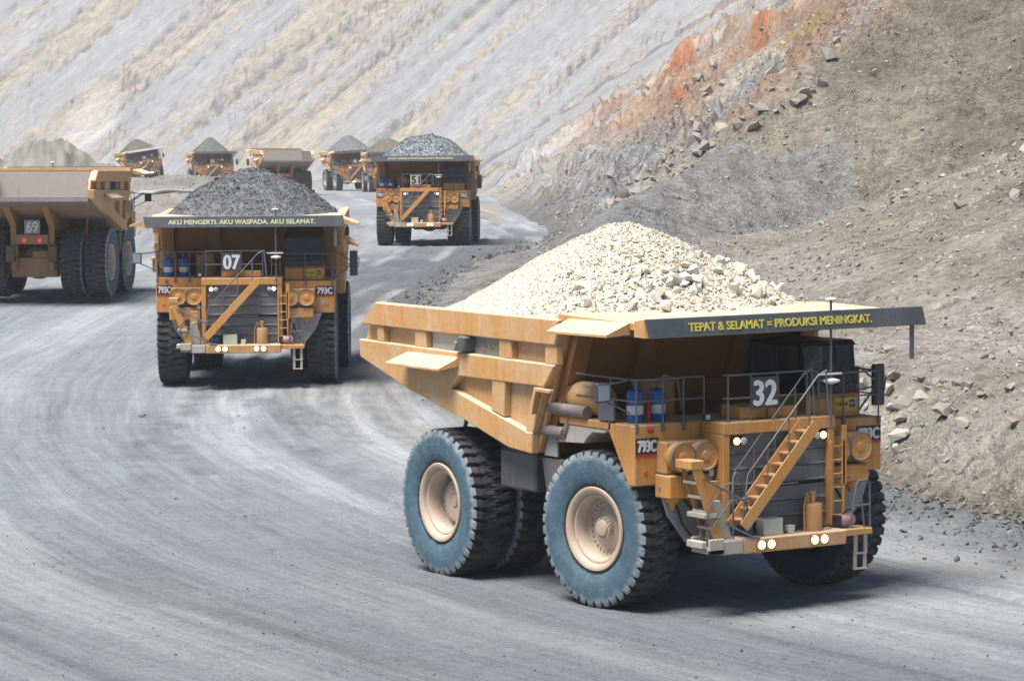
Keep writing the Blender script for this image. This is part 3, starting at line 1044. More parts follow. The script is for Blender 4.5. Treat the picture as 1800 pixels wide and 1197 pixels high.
# ------------------------------------------------------------------ the haul truck; x forward, y to its left, origin under the front axle
def build_truck(name, steer=0.0):
    K = {}
    root = empty(name)
    P = lambda m, n, mat, bev=.012, sm=None, par=root: m.build(n, mat, par, bev, sm)
    RT = 1.72
    # ---- wheels
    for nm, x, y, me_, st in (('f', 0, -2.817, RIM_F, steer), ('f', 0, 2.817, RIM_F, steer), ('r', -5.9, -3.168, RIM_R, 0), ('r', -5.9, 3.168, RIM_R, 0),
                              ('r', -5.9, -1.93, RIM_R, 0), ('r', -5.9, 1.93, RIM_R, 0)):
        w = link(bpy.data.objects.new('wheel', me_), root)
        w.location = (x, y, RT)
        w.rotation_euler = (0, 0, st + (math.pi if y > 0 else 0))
        t = link(bpy.data.objects.new('tyre', TYRE), w)
        t.rotation_euler = (0, random.uniform(0, 6.28), 0)
        if nm == 'f':
            K.setdefault('steer', []).append(w)
    # ---- chassis
    m = MB()
    for s in (-1, 1):
        m.box(-7.6, 2.2, s * 1.05 - .22, s * 1.05 + .22, 1.75, 2.55)
    m.box(-1.4, 2.2, -1.3, 1.15, 1.3, 3.7)
    m.box(-4.2, -1.4, -1.0, 1.0, 1.5, 2.5)
    m.cyl((-5.2, 0, 1.75), (-1.4, 0, 2.0), .16)
    m.box(-.45, .45, -2.3, 2.3, 1.35, 1.95)
    P(m, 'chassis', M['chassis'], .03)
    m = MB()
    m.cyl((-5.9, -2.7, 1.72), (-5.9, 2.7, 1.72), .62, seg=20)
    m.lathe([(.3, -.75), (.78, -.5), (.85, 0), (.78, .5), (.3, .75)], (-5.9, 0, 1.72), 'x', 20)
    m.box(-6.9, -6.3, -1.15, 1.15, 1.0, 1.95)
    m.box(-6.85, -6.5, -.7, .1, 1.9, 2.3)
    P(m, 'rear_axle', M['axle'], .03, 35)
    for s in (-1, 1):
        m = MB()
        m.cyl((-7.1, s * .95, 1.35), (-7.1, s * .95, 1.75), .17)
        m.cyl((-7.1, s * .95, 2.0), (-7.1, s * .95, 2.62), .23, seg=14)
        m.box(-7.25, -6.95, s * .95 - .14, s * .95 + .14, 2.62, 3.55)
        P(m, 'suspension_cylinder', M['axle'], .015, 35)
        o = MB().cyl((-7.1, s * .95, 1.7), (-7.1, s * .95, 2.02), .15, seg=14)
        P(o, 'cylinder_rod', M['chrome'], 0, 35)
    m = MB()
    m.box(-7.35, -7.0, -.8, .8, 2.62, 3.1)
    rx = P(m, 'rear_crossmember', M['axle'], .02)
    for s in (-.38, .38):
        P(MB().box(-7.38, -7.34, s - .09, s + .09, 2.72, 2.92), 'tail_lamp', M['tail_on'], .01, par=rx)
    K['rear_sign'] = P(MB().box(-7.42, -7.38, -.42, .36, 3.14, 3.82), 'number_sign', M['dim_white'], .01)
    # ---- tanks and flaps behind the front wheels
    for s in (-1, 1):
        a, b = sorted((s * 3.2, s * 1.5))
        P(MB().box(-3.95, -2.45, a, b, 2.25, 3.15), 'fuel_tank', M['tank'], .06)
        a, b = sorted((s * 3.25, s * 2.0))
        P(MB().hexa([(-1.85, a, 2.15), (-1.65, a, 2.15), (-1.65, b, 2.15), (-1.85, b, 2.15), (-2.1, a, 3.1), (-1.2, a, 3.1), (-1.2, b, 3.1), (-2.1, b, 3.1)]),
          'mud_flap', M['tank'], .02)
    # ---- dump body
    W0, W1, W2 = 3.30, 3.42, 3.62
    side = [(-9.5, 5.72), (-8.8, 6.2), (-.72, 6.2), (-.9, 5.67), (-1.95, 3.22), (-2.9, 3.28), (-4.85, 3.76), (-7.42, 4.29), (-9.65, 4.9), (-9.7, 5.3)]
    m = MB().prism([(-9.62, 4.96), (-2.1, 3.42), (-2.0, 3.2), (-2.9, 3.2), (-9.65, 4.72)], -W0 + .003, W0 - .003)
    body = P(m, 'dump_body', M['bodyin'], .01)
    for s in (-1, 1):
        P(MB().prism(side, s * W0, s * W1), 'side_wall', M['body'], .01, par=body)
    m = MB().prism([(-2.15, 3.42), (-1.9, 3.2), (-.66, 6.2), (-.84, 6.2)], -W0, W0)
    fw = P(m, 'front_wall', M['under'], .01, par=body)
    m = MB()
    for y in (-3.05, -1.3, 1.3, 3.05):
        m.hexa([(-1.9, y - .22, 3.2), (-1.72, y - .22, 3.2), (-1.72, y + .22, 3.2), (-1.9, y + .22, 3.2),
                (-.68, y - .22, 6.15), (-.42, y - .22, 6.15), (-.42, y + .22, 6.15), (-.68, y + .22, 6.15)])
    m.prism([(-1.5, 4.2), (-1.2, 4.2), (-.95, 4.75), (-1.25, 4.75)], -3.25, 3.25)
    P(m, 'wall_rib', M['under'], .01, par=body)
    # inside liner of the side walls
    m = MB()
    ins = [(-9.45, 5.7), (-8.78, 6.12), (-.86, 6.12), (-2.05, 3.45), (-9.55, 4.98)]
    for s in (-1, 1):
        m.prism(ins, s * (W0 - .05), s * (W0 - .002))
    m.prism([(-2.26, 3.49), (-2.2, 3.49), (-.88, 6.17), (-.94, 6.17)], -W0 + .06, W0 - .06)
    P(m, 'body_liner', M['bodyin'], 0, par=body)
    for s in (-1, 1):
        sy = (lambda a, b: sorted((s * a, s * b)))
        a, b = sy(W1 - .01, W2 + .03)
        m = MB().prism([(-9.47, 5.68), (-9.53, 5.76), (-8.86, 6.24), (-.72, 6.24), (-.92, 5.66)], a, b)
        P(m, 'top_rail', M['body'], .03, par=body)
        # mid rail that joins the belly beam towards the tail
        a, b = sy(W1 - .008, W2)
        m = MB().prism([(-9.72, 5.31), (-.94, 5.23), (-1.42, 4.72), (-5.02, 4.72), (-5.4, 4.42), (-2.1, 3.68), (-1.9, 3.68), (-1.93, 3.2),
                        (-2.9, 3.26), (-4.85, 3.74), (-7.42, 4.27), (-9.67, 4.88)], a, b)
        P(m, 'belly_beam', M['body'], .025, par=body)
        a, b = sy(W1 - .006, W2 - .02)
        for x0, x1, zt, zb in ((-8.85, -8.56, 5.68, 5.30), (-7.06, -6.56, 5.68, 5.27), (-3.3, -2.8, 5.68, 5.24), (-1.38, -.93, 5.68, 5.23)):
            P(MB().prism([(x0, zb), (x1 + .02, zb), (x1, zt), (x0, zt)], a, b), 'body_rib', M['body'], .02, par=body)
        P(MB().prism([(-3.66, 4.05), (-3.12, 3.93), (-3.05, 4.73), (-3.6, 4.73)], a, b), 'body_rib', M['body'], .02, par=body)
        P(MB().prism([(-2.2, 3.68), (-1.9, 3.66), (-1.4, 4.73), (-1.85, 4.73)], a, b), 'body_rib', M['body'], .02, par=body)
        a, b = sy(W1 - .004, W2 + .12)
        dr = MB().prism([(-5.12, 5.30), (-4.6, 5.30), (-4.52, 5.66), (-4.86, 5.66)], a, b)
        dr = P(dr, 'body_rib', M['board'], .04, par=body)
        dr['label'] = 'dark grey painted rib'
        a, b = sy(W1, W1 + .02)
        pp = P(MB().box(-6.5, -5.0, a, b, 5.28, 5.66), 'side_panel', M['box'], 0, par=body)
        pp['label'] = 'pale cream panel'
        gp = P(MB().box(-4.6, -3.33, a, b, 5.26, 5.66), 'side_panel', M['greyskirt'], 0, par=body)
        gp['label'] = 'grey panel with faded lettering'
        if s < 0:
            text_obj('SELAMAT', (-4.35, -W1 - .021, 5.38), (1, 0, 0), (0, 0, 1), .95, .15, M['ghost_ink'], body, bold=.015)
            P(MB().box(-4.97, -4.87, -W2 - .135, -W2 - .118, 5.50, 5.53), 'paint_mark', M['yellow_ink'], 0, par=body)
        # ledge half way along the side
        m = MB().hexa([(-7.35, s * (W2 - .02), 4.95), (-5.0, s * (W2 - .02), 4.95), (-5.15, s * 4.1, 4.84), (-7.6, s * 4.1, 4.84),
                       (-7.35, s * (W2 - .02), 5.16), (-5.0, s * (W2 - .02), 5.16), (-5.15, s * 4.1, 4.90), (-7.6, s * 4.1, 4.90)])
        P(m, 'rock_deflector', M['body'], .01, par=body)
        # wedge boards beside the canopy
        m = MB().hexa([(-.42, s * 3.58, 6.02), (1.93, s * 3.58, 6.05), (2.03, s * 4.25, 6.02), (-.3, s * 4.25, 5.99),
                       (-.42, s * 3.58, 6.28), (1.93, s * 3.58, 6.31), (2.03, s * 4.25, 6.08), (-.3, s * 4.25, 6.05)])
        P(m, 'canopy_wing', M['body'], .008, par=body)
        P(MB().box(-1.93, -1.4, s * 3.25 - .03, s * 3.25 + .03, 3.15, 3.68), 'corner_plate', M['greyskirt'], .01, par=body)
        # angle bracket on the front flange
        m = MB()
        a, b = sy(W2, W2 + .12)
        m.box(-1.62, -.98, a, b, 4.62, 4.69)
        m.prism([(-1.62, 4.62), (-1.55, 4.62), (-1.72, 4.1), (-1.79, 4.1)], a, b)
        P(m, 'bracket', M['body'], .005, par=body)
        # long beams and slats under the floor
        a, b = sy(.78, 1.12)
        m = MB().prism([(-9.1, 4.66), (-2.6, 3.28), (-2.6, 2.75), (-5.6, 2.9), (-7.2, 3.5)], a, b)
        P(m, 'floor_beam', M['axle'], .02, par=body)
    for j in range(6):
        x = -8.9 + j * .55
        z = 4.70 - (x + 9.1) * .2125
        P(MB().box(x, x + .2, -3.2, 3.2, z - .2, z - .02), 'floor_slat', M['axle'], .01, par=body)
    # ---- canopy over the cab
    m = MB().prism([(-.86, 6.2), (2.62, 6.14), (2.62, 6.30), (-.86, 6.36)], -3.58, 3.58)
    can = P(m, 'canopy', M['body'], .01)
    for j in range(8):
        y = -3.3 + j * 6.6 / 7
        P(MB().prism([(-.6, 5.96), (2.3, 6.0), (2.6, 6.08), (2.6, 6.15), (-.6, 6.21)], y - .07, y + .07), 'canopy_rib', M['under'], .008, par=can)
    m = MB().hexa([(2.66, -3.6, 6.01), (2.74, -3.6, 6.01), (2.74, 3.76, 6.01), (2.66, 3.76, 6.01),
                   (2.60, -3.68, 6.42), (2.68, -3.68, 6.42), (2.68, 3.70, 6.42), (2.60, 3.70, 6.42)])
    bd = P(m, 'slogan_board', M['board'], .01)
    K['board'] = bd
    for s in (-1, 1):
        P(MB().hexa([(2.2, s * 3.60, 6.02), (2.66, s * 3.60, 6.02), (2.66, s * 3.70, 6.02), (2.2, s * 3.66, 6.02),
                     (2.2, s * 3.60, 6.36), (2.6, s * 3.60, 6.41), (2.6, s * 3.69, 6.41), (2.2, s * 3.66, 6.36)]), 'canopy_corner', M['body'], .005, par=can)
    K['slogan'] = text_obj('TEPAT & SELAMAT = PRODUKSI MENINGKAT.', (2.722, -2.62, 6.125), (0, 1, 0), (-.146, 0, .989), 4.86, .175, M['yellow_ink'], bd, bold=.045)
    P(MB().box(2.63, 2.68, 3.36, 3.47, 5.27, 6.06), 'hanging_strap', M['rail'], .01)
    # ---- front fenders / decks
    for s, zt, yi, yo, zb in ((-1, 4.10, 1.59, 3.33, 2.80), (1, 3.93, 1.41, 3.33, 2.74)):
        a, b = sorted((s * yi, s * yo))
        m = MB().prism([(1.7, zt), (1.7, zb), (1.46, zb), (.70, zt - .18), (-1.25, zt - .18), (-1.25, zt)], a, b)
        f = P(m, 'fender', M['paint'], .03)
        m = MB()
        a2, b2 = sorted((s * 3.31, s * 2.3))
        m.prism([(-1.36, 3.50), (-.86, zt - .19), (.66, zt - .19), (.50, zt - .26), (.08, 3.83 + zt - 4.1), (-.14, 3.70 + zt - 4.1), (-.28, 3.56 + zt - 4.1)], a2, b2)
        P(m, 'wheel_arch', M['pale_steel'], .01)
        # grey skirt inside the wheel
        m = MB().prism([(s * 2.85, zb), (s * 1.62, zb), (s * 1.62, 1.55), (s * 2.15, 1.55), (s * 2.62, 2.15)], 1.86, 1.92, 'x')
        P(m, 'inner_skirt', M['greyskirt'], .01)
        # lamp box with two covered lamps
        if s < 0:
            b0, b1, c0, c1, ys = -2.76, -1.62, -2.8, -1.66, (-2.47, -1.88)
            zl, z0, z1, z2 = 3.42, 2.54, 3.06, 3.74
        else:
            b0, b1, c0, c1, ys = 1.43, 2.60, 1.50, 2.55, (1.70, 2.29)
            zl, z0, z1, z2 = 3.36, 2.60, 3.00, 3.66
        m = MB()
        m.box(1.68, 2.04, b0, b1, z1, z2)
        m.box(1.68, 2.24, c0, c1, z0, z1 - .02)
        for y in (c0 + .28, c1 - .28):
            m.lathe([(.20, 0), (.15, -.10), (.07, -.14), (.06, -.26), (.02, -.27)], (1.95, y, z0), 'z', 14)
        lb = P(m, 'lamp_box', M['paint'], .03)
        for y in ys:
            c = MB().lathe([(.30, -.05), (.30, .24), (.315, .245), (.315, .285), (.285, .29), (.265, .265), (.12, .255), (.09, .285), (.03, .29)], (2.02, y, zl), 'x', 28)
            P(c, 'lamp_cover', M['paint'], 0, 30, par=lb)
            P(MB().lathe([(.30, .20), (.322, .20), (.326, .25), (.322, .30), (.30, .30), (.30, .20)], (2.02, y, zl), 'x', 28, False), 'lamp_gasket', M['pipe'], 0, 30, par=lb)
        if s < 0:
            yp0, yp1 = -3.30, -2.72
        else:
            yp0, yp1 = 2.62, 3.30
        zp = 3.44 if s < 0 else 3.36
        pl = P(MB().box(1.70, 1.715, yp0, yp1, zp, zp + .38), 'model_plate', M['plate'], 0)
        P(MB().box(1.70, 1.718, yp0, yp1, zp - .01, zp + .045), 'red_stripe', M['redline'], 0, par=pl)
        text_obj('793C', (1.716, yp0 + .06, zp + .09), (0, 1, 0), (0, 0, 1), yp1 - yp0 - .12, .24, M['white_ink'], pl, bold=.075, thick=.004)
        P(MB().lathe([(.055, 0), (.055, .02), (.03, .03)], (1.70, s * 3.05, zb + .3), 'x', 10), 'reflector', M['orange_lens'], 0)
    P(MB().lathe([(.06, 0), (.06, .08), (.03, .1)], (1.70, -2.93, 3.98), 'x', 12), 'marker_lamp', M['red'], 0, 40)
    P(MB().box(1.70, 1.712, 2.78, 2.96, 3.05, 3.25), 'data_plate', M['dim_white'], 0)
    P(MB().box(2.24, 2.26, -1.78, -1.66, 2.98, 3.12), 'data_plate', M['whiteboard'], 0)
    # ---- hood and radiator
    m = MB()
    m.box(.4, 2.52, -1.585, 1.405, 3.86, 4.12)
    m.box(1.2, 2.5, -1.585, -1.41, 1.5, 3.86)
    m.box(1.2, 2.5, 1.225, 1.405, 1.5, 3.86)
    m.box(2.2, 2.44, -1.41, 1.225, 1.5, 1.62)
    hood = P(m, 'hood', M['paint'], .02)
    zs = [1.63, 2.0, 2.34, 2.66, 2.74, 3.08, 3.42, 3.85]
    for j in range(7):
        z0, z1 = zs[j], zs[j + 1]
        if j == 3:
            P(MB().box(2.30, 2.34, -1.4, 1.215, z0, z1), 'grille_gap', M['black'], 0, par=hood)
            P(MB().cyl((2.36, -1.35, z0 + .04), (2.36, .5, z0 + .04), .02, seg=6), 'coolant_pipe', M['pale_steel'], 0, 40, par=hood)
            continue
        m = MB().prism([(2.30, z0 + .01), (2.42, z0 + .01), (2.38, z0 + .06), (2.385, z1 - .05), (2.41, z1 - .005), (2.30, z1 - .005)], -1.405, 1.22)
        P(m, 'grille_panel', M['grille'], .006, par=hood)
    for y, on in ((-1.22, 1), (-1.04, 0), (.93, 0), (1.10, 1)):
        h = P(MB().box(2.42, 2.47, y - .095, y + .095, 3.62, 3.80), 'hood_lamp', M['black'], .01)
        P(MB().lathe([(.082, 0), (.082, .03), (.06, .045), (.02, .05)], (2.47, y, 3.71), 'x', 14), 'lens', M['lamp_on'] if on else M['lamp_off'], 0, 40, par=h)
        if on:
            P(MB().lathe([(.055, 0), (.05, .01), (.02, .016)], (2.512, y, 3.71), 'x', 14), 'bulb', M['bulb'], 0, 40, par=h)
    h = P(MB().box(1.95, 2.05, -1.75, -1.58, 4.14, 4.30), 'work_lamp', M['black'], .01)
    P(MB().box(2.05, 2.065, -1.72, -1.61, 4.17, 4.27), 'lens', M['lamp_off'], 0, par=h)
    P(MB().box(1.4, 2.15, -.86, -.18, 4.13, 4.40), 'deck_box', M['paint'], .02)
    P(MB().box(1.5, 2.2, -.16, .62, 4.13, 4.36), 'deck_box', M['paint'], .02)
    # ---- bumper
    m = MB()
    m.hexa([(2.45, -1.42, 1.36), (2.98, -1.42, 1.36), (2.98, 1.36, 1.36), (2.45, 1.36, 1.36), (2.4, -1.42, 1.68), (3.0, -1.42, 1.68), (3.0, 1.36, 1.68), (2.4, 1.36, 1.68)])
    bp = P(m, 'bumper', M['body'], .03)
    m = MB()
    m.box(2.4, 3.0, -1.95, -1.43, 1.38, 1.67)
    m.box(2.35, 3.05, -2.34, -1.96, 1.42, 1.52)
    m.box(2.98, 3.05, -2.34, -1.96, 1.42, 1.74)
    m.box(2.35, 2.42, -2.34, -1.96, 1.42, 1.74)
    m.box(2.42, 2.98, -2.5, -2.35, 1.55, 1.70)
    e = P(m, 'bumper_end', M['pale_steel'], .015)
    for y in (-.96, -.70, .46, .72):
        h = P(MB().box(2.99, 3.02, y - .11, y + .11, 1.41, 1.64), 'bumper_lamp', M['axle'], .01)
        P(MB().lathe([(.098, 0), (.098, .012), (.08, .028), (.05, .034)], (3.02, y, 1.525), 'x', 16), 'lens', M['lamp_on'], 0, 40, par=h)
        P(MB().lathe([(.062, 0), (.06, .01), (.02, .016)], (3.05, y, 1.525), 'x', 14), 'bulb', M['bulb'], 0, 40, par=h)
    # things carried on the bumper
    m = MB()
    m.lathe([(.205, 0), (.21, .02), (.21, .56), (.19, .59), (.05, .60)], (2.68, .66, 1.68), 'z', 20)
    cn = P(m, 'grease_canister', M['tan'], 0, 35)
    m = MB()
    m.cyl((2.68, .66, 2.27), (2.68, .66, 2.52), .06)
    m.cyl((2.68, .72, 2.5), (2.68, .58, 2.5), .035)
    m.tube([(2.68, .66, 2.42), (2.72, .45, 2.42), (2.74, .38, 2.2), (2.76, .38, 1.7)], .018)
    m.tube([(2.7, .52, 2.28), (2.72, .50, 2.45), (2.74, .45, 2.5)], .025)
    P(m, 'valve', M['tan'], 0, 40, par=cn)
    P(MB().box(2.55, 2.85, -.78, -.26, 1.68, 2.04), 'junction_box', M['box'], .012)
    P(MB().box(2.7, 2.85, -.12, .06, 1.68, 1.86), 'socket_box', M['box'], .01)
    P(MB().box(2.5, 2.7, -1.15, -.95, 1.74, 1.92), 'gauge_box', M['blue'], .01)
    m = MB()
    m.cyl((2.6, 1.42, 1.83), (2.6, 1.80, 1.83), .13, seg=14)
    mt = P(m, 'pump_motor', M['pink'], .01, 40)
    P(MB().box(2.5, 2.72, 1.28, 1.43, 1.7, 1.95), 'motor_cap', M['black'], .01, par=mt)
    # ---- wing platform with its guard rail and hanging step
    m = MB()
    m.hexa([(2.25, 1.37, 1.50), (2.85, 1.37, 1.50), (2.8, 2.22, 1.50), (2.25, 2.22, 1.50), (2.25, 1.37, 1.66), (2.85, 1.37, 1.66), (2.8, 2.22, 1.64), (2.25, 2.22, 1.64)])
    wp = P(m, 'side_platform', M['paint'], .02)
    m = MB()
    m.tube([(2.75, 2.18, 1.6), (2.75, 2.16, 2.60), (2.75, 2.10, 2.68), (2.75, 1.86, 2.68), (2.75, 1.80, 2.6), (2.75, 1.62, 1.62)], .024)
    m.tube([(2.75, 2.17, 2.15), (2.75, 1.72, 2.13)], .02)
    m.tube([(2.75, 2.02, 1.62), (2.75, 1.90, 2.66)], .02)
    m.tube([(2.4, 1.42, 1.66), (2.4, 1.45, 2.66), (2.4, 1.5, 2.70), (2.4, 1.9, 2.72)], .02)
    P(m, 'guard_rail', M['rail'], 0, 50, par=wp)
    m = MB()
    for y in (1.83, 2.10):
        m.box(2.66, 2.70, y - .05, y + .05, 1.08, 1.52)
        m.box(2.64, 2.68, y - .045, y + .045, .72, 1.08)
    for z in (.74, 1.08):
        m.box(2.62, 2.71, 1.79, 2.14, z - .02, z + .02)
    P(m, 'hanging_step', M['pale_steel'], .006, par=wp)
    # ---- vertical ladder beside the radiator
    m = MB()
    for y in (1.26, 1.60):
        m.box(2.52, 2.57, y - .03, y + .03, 1.72 if y < 1.5 else 1.95, 3.58)
    m.box(2.52, 2.57, 1.55, 1.68, 2.6, 3.9)
    ld = P(m, 'side_ladder', M['paint'], .006)
    for j in range(6):
        z = 1.95 + j * .3
        P(MB().cyl((2.545, 1.28, z), (2.545, 1.58, z), .018, seg=6), 'rung', M['paint'], 0, 40, par=ld)
    # ---- diagonal stairway
    A = Vector((0, -1.42, 1.93))
    Bv = Vector((0, .52, 4.02))
    d = (Bv - A)
    up = Vector((0, -d.z, d.y)).normalized() * .13
    m = MB()
    for x0, x1 in ((2.98, 3.02), (2.50, 2.54)):
        m.hexa([(x0, *(A - up).yz), (x1, *(A - up).yz), (x1, *(Bv - up).yz), (x0, *(Bv - up).yz),
                (x0, *(A + up).yz), (x1, *(A + up).yz), (x1, *(Bv + up).yz), (x0, *(Bv + up).yz)])
    sw = P(m, 'stairway', M['paint'], .008)
    for j in range(9):
        c = A + d * ((j + .6) / 9.3)
        P(MB().box(2.545, 2.975, c.y - .12, c.y + .13, c.z - .02, c.z + .02), 'tread', M['paint'], .005, par=sw)
    m = MB()
    for x, lo in ((3.0, .0), (2.5, .0)):
        pth = [A + Vector((x, -.02, .18)), A + d * .06 + Vector((x, 0, 1.0)), Bv + d * .02 + Vector((x, 0, 1.0)), Bv + d * .08 + Vector((x, .1, .98)), Bv + Vector((x, .33, .2))]
        m.tube(pth, .019)
        for t in (.33, .62, .9):
            c = A + d * t
            m.tube([c + Vector((x, 0, .05)), c + Vector((x, 0, 1.0))], .016)
    P(m, 'handrail', M['rail'], 0, 50, par=sw)
    # ---- folding boarding ladder on the right corner
    T0, T1 = Vector((0, -2.60, 3.28)), Vector((0, -2.02, 1.70))
    d = T1 - T0
    m = MB()
    for x0, x1, w in ((2.92, 2.96, .13), (2.42, 2.45, .06)):
        m.hexa([(x0, T0.y - w, T0.z), (x1, T0.y - w, T0.z), (x1, T0.y + w, T0.z), (x0, T0.y + w, T0.z),
                (x0, T1.y - w, T1.z), (x1, T1.y - w, T1.z), (x1, T1.y + w, T1.z), (x0, T1.y + w, T1.z)])
    m.box(2.40, 2.98, T0.y - .16, T0.y + .18, 3.24, 3.42)
    bl = P(m, 'boarding_ladder', M['paint'], .01)
    for j, t in enumerate((.22, .42, .62, .84)):
        c = T0 + d * t
        P(MB().box(2.45, 2.92, c.y - .13, c.y + .13, c.z - .02, c.z + .04), 'step', M['pale_steel'], .006, par=bl)
    c = T0 + d * .66
    P(MB().box(2.35, 3.0, c.y - .22, c.y + .12, c.z - .05, c.z + .05), 'step', M['pale_steel'], .008, par=bl)
    m = MB()
    m.tube([(3.0, -2.48, 3.05), (3.0, -1.95, 2.78), (3.0, -1.32, 2.45)], .026)
    m.tube([(3.0, -2.36, 2.25), (3.0, -2.30, 2.05), (3.0, -2.2, 2.02), (3.0, -1.75, 2.52), (3.0, -1.3, 2.56)], .022)
    m.tube([(3.0, -2.36, 2.2), (3.0, -2.34, 2.4), (3.0, -1.95, 2.86), (3.0, -1.7, 2.9)], .02)
    m.tube([(2.9, -1.62, 1.7), (2.9, -1.62, 3.0), (2.9, -1.55, 3.1), (2.9, -1.42, 3.06), (2.9, -1.25, 2.3), (2.9, -1.15, 1.7)], .022)
    m.tube([(3.0, -1.9, 2.05), (3.0, -1.2, 1.72), (3.0, -1.0, 1.7)], .024)
    m.tube([(2.6, -2.2, 2.0), (2.6, -2.35, 1.5)], .02)
    P(m, 'ladder_rail', M['rail'], 0, 50, par=bl)
    P(MB().box(2.42, 2.5, -2.02, -1.72, 1.68, 2.9), 'ladder_post', M['paint'], .01, par=bl)
    P(MB().hexa([(2.55, -2.12, 1.68), (2.7, -2.12, 1.68), (2.7, -1.5, 1.68), (2.55, -1.5, 1.68), (2.55, -1.98, 2.5), (2.7, -1.98, 2.5), (2.7, -1.8, 2.5), (2.55, -1.8, 2.5)]),
      'ladder_bracket', M['pale_steel'], .01, par=bl)
    # ---- railings round the decks
    def railing(pts, zt, zm, base, posts):
        m = MB()
        m.tube([(x, y, zt) for x, y in pts], .02)
        m.tube([(x, y, zm) for x, y in pts], .017)
        r = P(m, 'railing', M['rail'], 0, 50)
        for x, y in posts:
            q = MB().tube([(x, y, base - .12), (x, y, zt)], .02)
            q.box(x - .035, x + .035, y - .04, y + .04, base - .16, base + .02)
            P(q, 'post', M['rail'], 0, 50, par=r)
    railing([(-.6, -3.29), (1.68, -3.29), (1.68, -1.5)], 5.06, 4.60, 4.1, [(.75, -3.29), (1.68, -3.26), (1.71, -2.6), (1.71, -2.06), (1.71, -1.52)])
    railing([(2.30, -1.45), (2.42, -1.42), (2.42, .72)], 5.12, 4.62, 4.12, [(2.42, -1.40), (2.42, -.80), (2.42, -.10), (2.42, .70)])
    railing([(2.42, 1.0), (2.42, 1.36), (1.8, 1.36)], 5.08, 4.60, 4.12, [(2.42, 1.02), (2.42, 1.34)])
    railing([(1.68, 1.5), (1.68, 3.28), (.2, 3.28)], 4.95, 4.42, 3.93, [(1.71, 2.25), (1.71, 3.24), (.9, 3.28)])
    sg = P(MB().box(2.44, 2.465, -.83, -.07, 4.37, 5.05), 'number_sign', M['numplate'], .006)
    K['number_sign'] = sg
    K['number'] = text_obj('32', (2.466, -.745, 4.45), (0, 1, 0), (0, 0, 1), .59, .52, M['white_ink'], sg, bold=.05)
    # ---- deck equipment on the right fender
    for y in (-2.90, -2.33):
        c = MB().lathe([(.165, 0), (.18, .03), (.18, .60), (.16, .67), (.08, .72), (.03, .73)], (1.1, y, 4.10), 'z', 20)
        cy = P(c, 'gas_cylinder', M['blue'], 0, 40)
        v = MB().cyl((1.1, y, 4.82), (1.1, y, 4.95), .03)
        v.cyl((1.04, y, 4.93), (1.16, y, 4.93), .04)
        v.tube([(1.1, y, 4.93), (1.15, y + .1, 5.0), (1.1, y + .2, 4.9)], .014)
        P(v, 'valve', M['rail'], 0, 40, par=cy)
        P(MB().lathe([(.182, .18), (.184, .19), (.184, .36), (.182, .37)], (1.1, y, 4.10), 'z', 20), 'paper_label', M['whiteboard'], 0, 40, par=cy)
    P(MB().lathe([(.05, 0), (.055, .03), (.055, .45), (.02, .5)], (1.2, -2.62, 4.10), 'z', 10), 'fire_extinguisher', M['red'], 0, 40)
    P(MB().box(.35, .95, -3.36, -3.30, 4.13, 4.58), 'mesh_guard', M['rail'], .01)
    P(MB().lathe([(.03, -.72), (.2, -.68), (.31, -.55), (.36, -.35), (.36, .45), (.28, .6), (.05, .68)], (-.55, -2.93, 4.50), 'x', 28), 'air_tank', M['tan'], 0, 40)
    m = MB()
    m.box(-.3, .3, -1.9, -1.3, 4.1, 4.9)
    m.cyl((.3, -1.75, 4.1), (.3, -1.75, 4.85), .16, seg=14)
    m.tube([(.3, -1.75, 4.85), (.35, -1.6, 5.0), (.4, -1.3, 4.9), (.4, -1.2, 4.2)], .03)
    P(m, 'air_filter', M['tan'], .02, 40)
    m = MB()
    for x0, x1, z in ((-1.56, -.1, 4.24), (-1.98, -1.0, 3.72)):
        m.lathe([(.135, x0), (.135, x1)], (0, -3.32, z), 'x', 20)
    m.cyl((-1.05, -3.28, 3.72), (-.75, -3.2, 4.2), .11, seg=12)
    ex = P(m, 'exhaust_pipe', M['pipe'], 0, 40)
    for x0, z in ((-1.565, 4.24), (-1.985, 3.72)):
        P(MB().lathe([(.118, 0), (.118, .006)], (x0 - .003, -3.32, z), 'x', 20), 'pipe_mouth', M['black'], 0, par=ex)
    # ---- cab
    m = MB()
    m.box(.2, 1.40, 1.46, 2.16, 3.94, 4.44)
    m.box(.2, 1.40, 2.18, 2.92, 3.94, 4.44)
    cb = P(m, 'cab_base', M['paint'], .02)
    P(MB().box(1.3, 1.42, 1.46, 2.92, 4.445, 4.475), 'red_stripe', M['redline'], 0, par=cb)
    ys = P(MB().box(1.40, 1.412, 2.24, 2.84, 4.09, 4.37), 'dealer_sign', M['yplate'], .003)
    text_obj('Trakindo', (1.4125, 2.27, 4.19), (0, 1, 0), (0, 0, 1), .34, .09, M['black_ink'], ys, bold=.02, thick=.003)
    P(MB().box(1.412, 1.416, 2.65, 2.81, 4.15, 4.31), 'logo_square', M['black_ink'], 0, par=ys)
    text_obj('CAT', (1.417, 2.665, 4.195), (0, 1, 0), (0, 0, 1), .13, .07, M['white_ink'], ys, bold=.04, thick=.003)
    m = MB()
    y0, y1 = 1.47, 2.90
    m.box(-.7, 1.3, y0, y1, 4.46, 4.60)
    m.box(-.7, -.6, y0, y1, 4.6, 5.56)
    m.hexa([(-.75, y0 - .05, 5.52), (1.30, y0 - .05, 5.52), (1.30, y1 + .05, 5.52), (-.75, y1 + .05, 5.52),
            (-.7, y0, 5.62), (1.2, y0, 5.64), (1.2, y1, 5.64), (-.7, y1, 5.62)])
